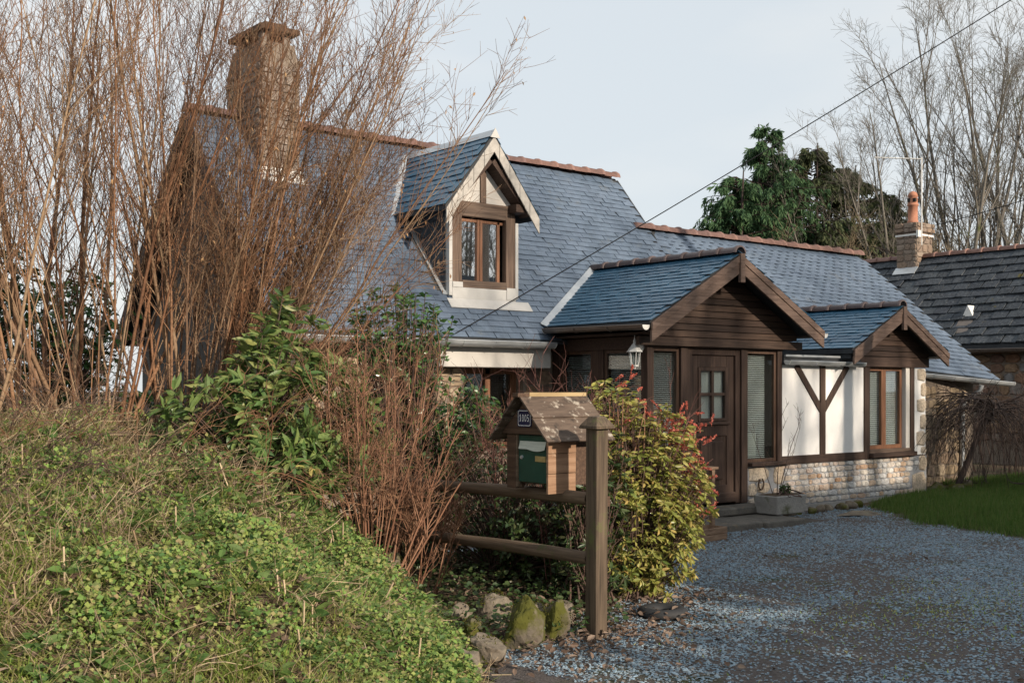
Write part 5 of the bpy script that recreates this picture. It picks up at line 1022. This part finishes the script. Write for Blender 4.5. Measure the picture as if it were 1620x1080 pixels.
for i, (b, H, W, mt, lb) in enumerate([((29.7, 24.9, 0), 8.9, 2.3, 'conifer', 'leftmost dark green conifer, lowest of the group'), ((31.3, 24.9, 0), 10.7, 2.8, 'conifer', 'tallest dark green conifer with a drooping tip'), ((32.6, 25.9, 0), 9.6, 3.0, 'conifer', 'dark conifer between the tallest conifer and the olive one'), ((33.9, 25.0, 0), 10.4, 3.0, 'conifer2', 'olive-toned conifer right of the tallest one'), ((35.4, 24.6, 0), 9.8, 3.2, 'conifer2', 'olive conifer mostly hidden by bare branches'), ((37.0, 24.0, 0), 9.0, 2.8, 'conifer2', 'low olive conifer behind the neighbouring chimney')]):
    conifer(lb, b, H, W, 500 + i, mt)
# row of bare trees across the drive: filters the low sun on the porch and extension
ORD = ['first', 'second', 'third', 'fourth', 'fifth', 'sixth', 'seventh', 'eighth', 'ninth', 'tenth']
for i in range(7): bare_tree('bare_tree', ORD[i] + ' bare tree from the hedge in the row beyond the barn', (11.4 + 2.0 * i, -7.2 - 1.1 * (i % 3), 0), 'ba'[i % 2], .82 + .05 * (i % 3), i * 1.9, (0, 0), 'row of bare trees beyond the barn')
fh = thing('farmhouse', 'long farmhouse far across the road, mirrored in the dormer window', 'house', (38, -23, 0))
obj('wall', G().prism([(26, -27, 0), (26, -19, 0), (26, -19, 3.6), (26, -23, 7.2), (26, -27, 3.6)], (26, 0, 0)), 'barn', fh)
g = G()
for e in (-18.6, -27.4):
    q = [np.array(p, float) for p in ((25.7, -23, 7.4), (25.7, e, 3.4), (52.3, e, 3.4), (52.3, -23, 7.4))]; g.add([*q, *[p + (0, 0, .12) for p in q]], [[0, 1, 2, 3], [4, 7, 6, 5], [0, 4, 5, 1], [1, 5, 6, 2], [2, 6, 7, 3], [3, 7, 4, 0]])
obj('roof', g, 'slate_old', fh)
bare_tree('bare_tree', 'bare tree behind the far farmhouse, mirrored in the dormer window', (38, -30, 0), 'b', 1.1, .7, (0, 0), 'trees behind the farmhouse'); bare_tree('bare_tree', 'second bare tree behind the far farmhouse', (43, -29, 0), 'a', 1.1, 2.7, (0, 0), 'trees behind the farmhouse')

# ------------------------------------------------------------------ ground stuff
r = np.random.default_rng(900)
def vis(x, y, mg=.06):
    t = x * .6293 + y * .7771; k = (x * .7771 - y * .6293) / np.maximum(t, .1); return (t > 3) & (np.abs(k) < .445 + mg)
def area(x0, x1, y0, y1, n, cond):
    x = r.uniform(x0, x1, n); y = r.uniform(y0, y1, n); m = cond(x, y); return x[m], y[m]
# slate gravel
def dens(x, y): 
    q = noise2(x * .75 + 3, y * .75) + .35 * noise2(x * 2.1, y * 2.3); tr = np.exp(-((y - .42 * x - 2.05) / .28) ** 2) + np.exp(-((y - .42 * x - .55) / .28) ** 2); return np.clip(.85 - 1.2 * np.maximum(0, q - .02) - .36 * tr * (x < 9.5) - .28 * np.clip((9.0 - (x * .63 + y * .78)) / 1.6, 0, 1) - .75 * np.exp(-(((x - 8.7) / 1.5) ** 2 + ((y - 6.4) / .55) ** 2)) - .6 * np.exp(-(((x - 6.9) / .9) ** 2 + ((y - 4.6) / .7) ** 2)), .16, 1)
x, y = area(4.6, 15.2, 2.6, 10.2, 430000, lambda x, y: vis(x, y, .08) & (bank_d(x, y) < -.05) & (x < lawn_x(y) + .12 * np.sin(y * 9)) & ~((y > 9.2) & (x > 10.7) & (x < 12.9)) & ~((x < 7.2) & (y > 6.3 + .3 * (x - 5.2))) & (r.uniform(size=x.shape) < dens(x, y)) & ~((y > 10.05)) & (r.uniform(size=x.shape) < np.clip(1.25 - .065 * (x * .63 + y * .78), .3, .75)))
n = len(x); tv = [(-.5, -.34, 0), (.42, -.4, 0), (.55, .28, 0), (-.38, .42, 0), (-.4, -.27, .25), (.34, -.3, .22), (.44, .22, .25), (-.3, .34, .24)]
g = G(); s = r.uniform(.010, .026, n) * np.where(r.uniform(size=n) < .05, 1.7, 1); aa = r.uniform(0, 6.28, n)
g.scatter(tv, [[4, 5, 6, 7], [0, 1, 5, 4], [1, 2, 6, 5], [2, 3, 7, 6], [3, 0, 4, 7]], None, np.stack([x, y, gz(x, y) + .004 + r.uniform(0, .008, n)], -1), np.stack([np.cos(aa), np.sin(aa), r.normal(size=n) * .16], -1), np.array((0, 0, 1.)) + r.normal(size=(n, 3)) * .22, np.stack([s, s * r.uniform(.6, 1, n), s * r.uniform(.5, 1, n)], -1))
print('chips', n); o = obj('gravel', g, 'chip', None, kind='stuff'); o['label'] = 'blue-grey slate chippings covering the drive'; o['category'] = 'gravel'
# bank ground cover, grass, stalks
def stuff(name, g, mt, label, cat): o = obj(name, g, mt, None, kind='stuff'); o['label'] = label; o['category'] = cat
inb = lambda x, y: vis(x, y) & (bank_d(x, y) > -.02)
def mixn_(x, y): return noise2(x * 1.1 + 7, y * 1.1 + 2) + .5 * noise2(x * 2.7, y * 2.7 + 4)
x, y = area(.4, 5.6, 4.2, 10.5, 330000, lambda x, y: inb(x, y) & (r.uniform(size=x.shape) < np.clip(.42 + 1.3 * mixn_(x, y) + .9 * noise2(x * 3.3, y * 3.3 + 5) + .36 * (x - 3.1) - .16 * (y - 6), .05, 1)) & (r.uniform(size=x.shape) < np.clip(1.7 - .1 * y - .04 * x, .2, 1)))
n = len(x); g = G(); pat = np.clip(.8 + 1.2 * noise2(x * 2.3 + 1, y * 2.3), .35, 1.6); s = r.uniform(.014, .032, n) * (.65 + .4 * pat); z = gz(x, y) + r.uniform(.005, .15, n) * pat
aa = r.uniform(0, 6.28, n); LF = ([(0, 0, 0), (.35, .42, .08), (.35, -.42, .08), (.85, .30, .0), (.85, -.30, .0), (1.05, 0, -.06), (.45, 0, -.03)], [[0, 6, 1], [0, 2, 6], [6, 3, 1], [2, 4, 6], [6, 5, 3], [4, 5, 6]])
CV = ([(0, 0, 0), (.5, .46, .08), (.5, -.46, .08), (1.02, 0, -.05), (.5, 0, -.04)], LEAF[1])
g.scatter(CV[0], None, CV[1], np.stack([x, y, z], -1), np.stack([np.cos(aa), np.sin(aa), r.normal(size=n) * .35], -1), np.array((0, -.8, .75)) + r.normal(size=(n, 3)) * .6, s); print('cover', n)
stuff('ground_cover', g, 'cover', 'small round-leaved green ground cover over the bank', 'ground cover')
# nettles: upright stems with opposite pointed leaves
x, y = area(.6, 4.8, 4.4, 8.2, 1500, lambda x, y: inb(x, y) & (r.uniform(size=x.shape) < np.clip(.35 + .8 * mixn_(x + 4, y) + .2 * (x - 3), .05, .9))); n = len(x); P = grow(np.stack([x, y, gz(x, y)], -1), r.normal(size=(n, 3)) * .25 + (0, 0, 1), r.uniform(.08, .24, n), 5, .1, (0, 0, 0), r); g = G().tube(P, np.full(P.shape[:2], .0016), 3)
p, d, _t, _i = kids(P, 9, .25, 1, 1.0, 1.5, r); leaves(g, LEAF, p, d, r.uniform(.025, .055, len(p)), r, 1.15, .15); stuff('nettles', g, 'nettle', 'upright nettles and weeds sticking out of the bank', 'weeds')
# grass in tufts
cx, cy = area(.2, 5.2, 4.2, 10.0, 5200, lambda x, y: inb(x, y) & (r.uniform(size=x.shape) < np.clip(.45 - .5 * mixn_(x, y) - .26 * (x - 2.6), .09, 1))); k = 28; n = len(cx) * k; x = np.repeat(cx, k) + r.normal(size=n) * .035; y = np.repeat(cy, k) + r.normal(size=n) * .035; print('grass', n)
g = G(); aa = r.uniform(0, 6.28, n); L = np.repeat(r.uniform(.12, .30, len(cx)), k) * r.uniform(.5, 1.1, n) * np.clip(1.1 - .2 * (x - 3), .5, 1.1)
GB = ([(0, .5, 0), (0, -.5, 0), (.36, .42, .05), (.36, -.42, .05), (.7, .3, .22), (.7, -.3, .22), (.92, 0, .5)], [[0, 1, 3, 2], [2, 3, 5, 4]], [[4, 5, 6]])
g.scatter(GB[0], GB[1], GB[2], np.stack([x, y, gz(x, y) - .01], -1), np.stack([np.cos(aa), np.sin(aa), r.uniform(.5, 2.2, n)], -1), np.stack([np.cos(aa), np.sin(aa), -.6 + 0 * aa], -1), np.stack([L, r.uniform(.004, .009, n), L], -1))
stuff('bank_grass', g, 'grass', 'tufts of long green and yellowing grass on the bank', 'grass')
cx, cy = area(.2, 4.9, 4.4, 9.6, 2600, lambda x, y: inb(x, y) & (r.uniform(size=x.shape) < np.clip(.30 + .12 * (y - 6.2) - .18 * (x - 2.8) - .5 * mixn_(x + 2, y), .04, 1))); k = 16; n = len(cx) * k; x = np.repeat(cx, k) + r.normal(size=n) * .04; y = np.repeat(cy, k) + r.normal(size=n) * .04; aa = np.repeat(r.uniform(0, 6.28, len(cx)), k) + r.normal(size=n) * .8; L = r.uniform(.10, .34, n); g = G()
g.scatter(GB[0], GB[1], GB[2], np.stack([x, y, gz(x, y) - .01], -1), np.stack([np.cos(aa), np.sin(aa), r.uniform(.05, .9, n)], -1), np.stack([np.cos(aa), np.sin(aa), -.6 + 0 * aa], -1), np.stack([L, r.uniform(.004, .008, n), L], -1)); stuff('dead_grass', g, 'straw', 'matted straw-coloured dead grass lying over the upper bank', 'dead grass'); print('dead grass', n)
x, y = area(1.0, 4.8, 4.4, 8.0, 420, lambda x, y: inb(x, y)); n = len(x); k = 7; aa = np.repeat(r.uniform(0, 6.28, n), k) + np.tile(np.arange(k) * .9, n); x = np.repeat(x, k); y = np.repeat(y, k); g = G(); leaves(g, LEAF2, np.stack([x, y, gz(x, y) + .03 + r.uniform(0, .06, len(x))], -1), np.stack([np.cos(aa), np.sin(aa), r.uniform(.1, .7, len(aa))], -1), r.uniform(.05, .12, len(aa)), r, 1.2, .1); stuff('weed_rosettes', g, 'nettle', 'larger leaved weed rosettes dotted through the bank', 'weeds')
x, y = area(.2, 5.2, 4.4, 9.6, 30000, lambda x, y: inb(x, y) & (r.uniform(size=x.shape) < np.clip(.26 + .15 * (y - 6.2) - .2 * (x - 2.6) - .4 * mixn_(x, y), .05, 1)))
n = len(x); print('stalks', n); D = r.normal(size=(n, 3)) * .9 + (0, 0, .6); P = grow(np.stack([x, y, gz(x, y)], -1), D, r.uniform(.05, .34, n), 5, .16, (0, 0, -.06), r); g = G().tube(P, taper(r.uniform(.0014, .0036, n), 5, .5), 3)
p, d, _, _ = kids(P, 1, .3, .9, .4, .9, r); g.tube(grow(p, d, r.uniform(.05, .2, len(p)), 3, .1, (0, 0, 0), r), taper(np.full(len(p), .0016), 3, .6), 3)
x, y = area(1.0, 4.2, 4.8, 7.6, 90, inb); n = len(x); P = grow(np.stack([x, y, gz(x, y)], -1), r.normal(size=(n, 3)) * .15 + (0, 0, 1), r.uniform(.06, .2, n), 3, .03, (0, 0, 0), r); g.tube(P, np.full(P.shape[:2], .0055), 5); stuff('dry_stalks', g, 'straw', 'dry straw-coloured stalks and twigs tangled over the bank', 'stalks')
# dead leaves
def deadleaves(x, y, smin, smax, lift):
    n = len(x); aa = r.uniform(0, 6.28, n); g = G(); s = r.uniform(smin, smax, n); CL = ([(0, 0, 0), (.3, .26, .14), (.3, -.26, .10), (.7, .24, .12), (.7, -.24, .16), (1, 0, .06), (.5, 0, 0)], [[0, 6, 1], [0, 2, 6], [6, 3, 1], [2, 4, 6], [6, 5, 3], [4, 5, 6]])
    g.scatter(CL[0], None, CL[1], np.stack([x, y, gz(x, y) + r.uniform(.01, lift, n)], -1), np.stack([np.cos(aa), np.sin(aa), r.normal(size=n) * .35], -1), np.array((0, 0, 1.)) + r.normal(size=(n, 3)) * .5, s); return g
xa, ya = area(4.2, 7.4, 4.6, 7.6, 9000, lambda x, y: (r.uniform(size=x.shape) < .8 * np.exp(-(((x - 5.6) / .85) ** 2 + ((y - 6.0 - .2 * (x - 5.6)) / .6) ** 2))))
xb, yb = area(5.0, 11, 3, 9, 170, lambda x, y: vis(x, y) & (bank_d(x, y) < 0)); xc, yc = area(.4, 5.2, 4.2, 8.5, 7500, lambda x, y: inb(x, y) & (r.uniform(size=x.shape) < .75 - .9 * mixn_(x, y))); xd, yd = area(5.0, 7.4, 6.2, 9.5, 2200, lambda x, y: x > 0)
stuff('leaf_litter', deadleaves(np.concatenate([xa, xb, xc, xd]), np.concatenate([ya, yb, yc, yd]), .025, .07, .07), 'litter', 'curled brown dead leaves on the ground round the fence post and bank', 'dead leaves')
gm = G()
for c, sz in ROCKS:
    d = unit(r.normal(size=(900, 3))); d = d[(d[:, 2] > .15) & (noise2(d[:, 0] * 4 + c[0] * 9, d[:, 1] * 4) > -.02)]; p = np.array(c) + d * np.array(sz) * .86; n = len(p); L = r.uniform(.010, .022, n)
    gm.scatter(BLADE[0], BLADE[1], BLADE[2], p, d + r.normal(size=(n, 3)) * .7, rnd(n), np.stack([L, L * .35, L], -1))
stuff('rock_moss', gm, 'moss', 'olive moss tufts growing over the rocks below the fence', 'moss')
# ivy and moss sprigs under the fence, weeds on the drive
x, y = area(4.6, 7.2, 5.6, 9.5, 9000, lambda x, y: (x < 6.9) & (r.uniform(size=x.shape) < .8) & (bank_d(x, y) > -1.3) & (y > 5.9)); n = len(x); aa = r.uniform(0, 6.28, n); g = G()
g.scatter(LF[0], None, LF[1], np.stack([x, y, gz(x, y) + r.uniform(.01, .16, n)], -1), np.stack([np.cos(aa), np.sin(aa), r.normal(size=n) * .3], -1), np.array((-.2, -.3, 1.)) + r.normal(size=(n, 3)) * .4, r.uniform(.02, .05, n)); stuff('ivy_carpet', g, 'hedge', 'dark ivy creeping over the ground beneath the fence', 'ivy')
x, y = area(5.2, 12.5, 3, 8.6, 26000, lambda x, y: vis(x, y) & (bank_d(x, y) < 0) & (r.uniform(size=x.shape) < .9 * np.exp(-(((x - 8.6) / 1.5) ** 2 + ((y - 4.9) / .8) ** 2)) + .02)); n = len(x); aa = r.uniform(0, 6.28, n); L = r.uniform(.012, .035, n); g = G()
g.scatter(BLADE[0], BLADE[1], BLADE[2], np.stack([x, y, gz(x, y) + .006], -1), np.stack([np.cos(aa), np.sin(aa), r.uniform(.3, 1, n)], -1), np.array((0, 0, 1.)) + r.normal(size=(n, 3)) * .3, np.stack([L, L * .3, L], -1)); stuff('drive_moss', g, 'grass', 'low moss and weeds on the worn middle of the drive', 'moss')
# lawn
x, y = area(12.6, 22, 4.6, 10.9, 150000, lambda x, y: vis(x, y, .14) & (x > lawn_x(y) + .22 * noise2(x * 3, y * 3) + r.normal(size=x.shape) * .09) & ~((x < 17) & (y > 10.0 - .25 * np.clip((15.4 - x), 0, 1))) & ~((x < 18.3) & (x > 16.9) & (y > 9.85)))
n = len(x); aa = r.uniform(0, 6.28, n); L = r.uniform(.05, .14, n); g = G(); print('lawn', n)
g.scatter(BLADE[0], BLADE[1], BLADE[2], np.stack([x, y, gz(x, y)], -1), np.stack([np.cos(aa) * .6, np.sin(aa) * .6, r.uniform(.5, 1.3, n)], -1), np.stack([np.cos(aa), np.sin(aa), 0 * aa], -1), np.stack([L, r.uniform(.006, .012, n), -L], -1)); stuff('lawn_grass', g, 'lawn', 'bright green lawn beside the gravel drive', 'grass')
# hedge added out of frame to shade the ground by the fence
leafy('shade_hedge', 'unseen evergreen hedge beside the barn, added to shade the drive', 'hedge', (7.5, -3.0, 0), [((6.5, -3.0, 1.55), (.9, .7, 1.75), 1), ((7.5, -3.0, 1.55), (.9, .7, 1.8), 1), ((8.4, -3.0, 1.6), (.8, .7, 1.75), 1)], 240, 6, (.18, .3), 'hedge', 600, tmpl=LEAF, extra=10)
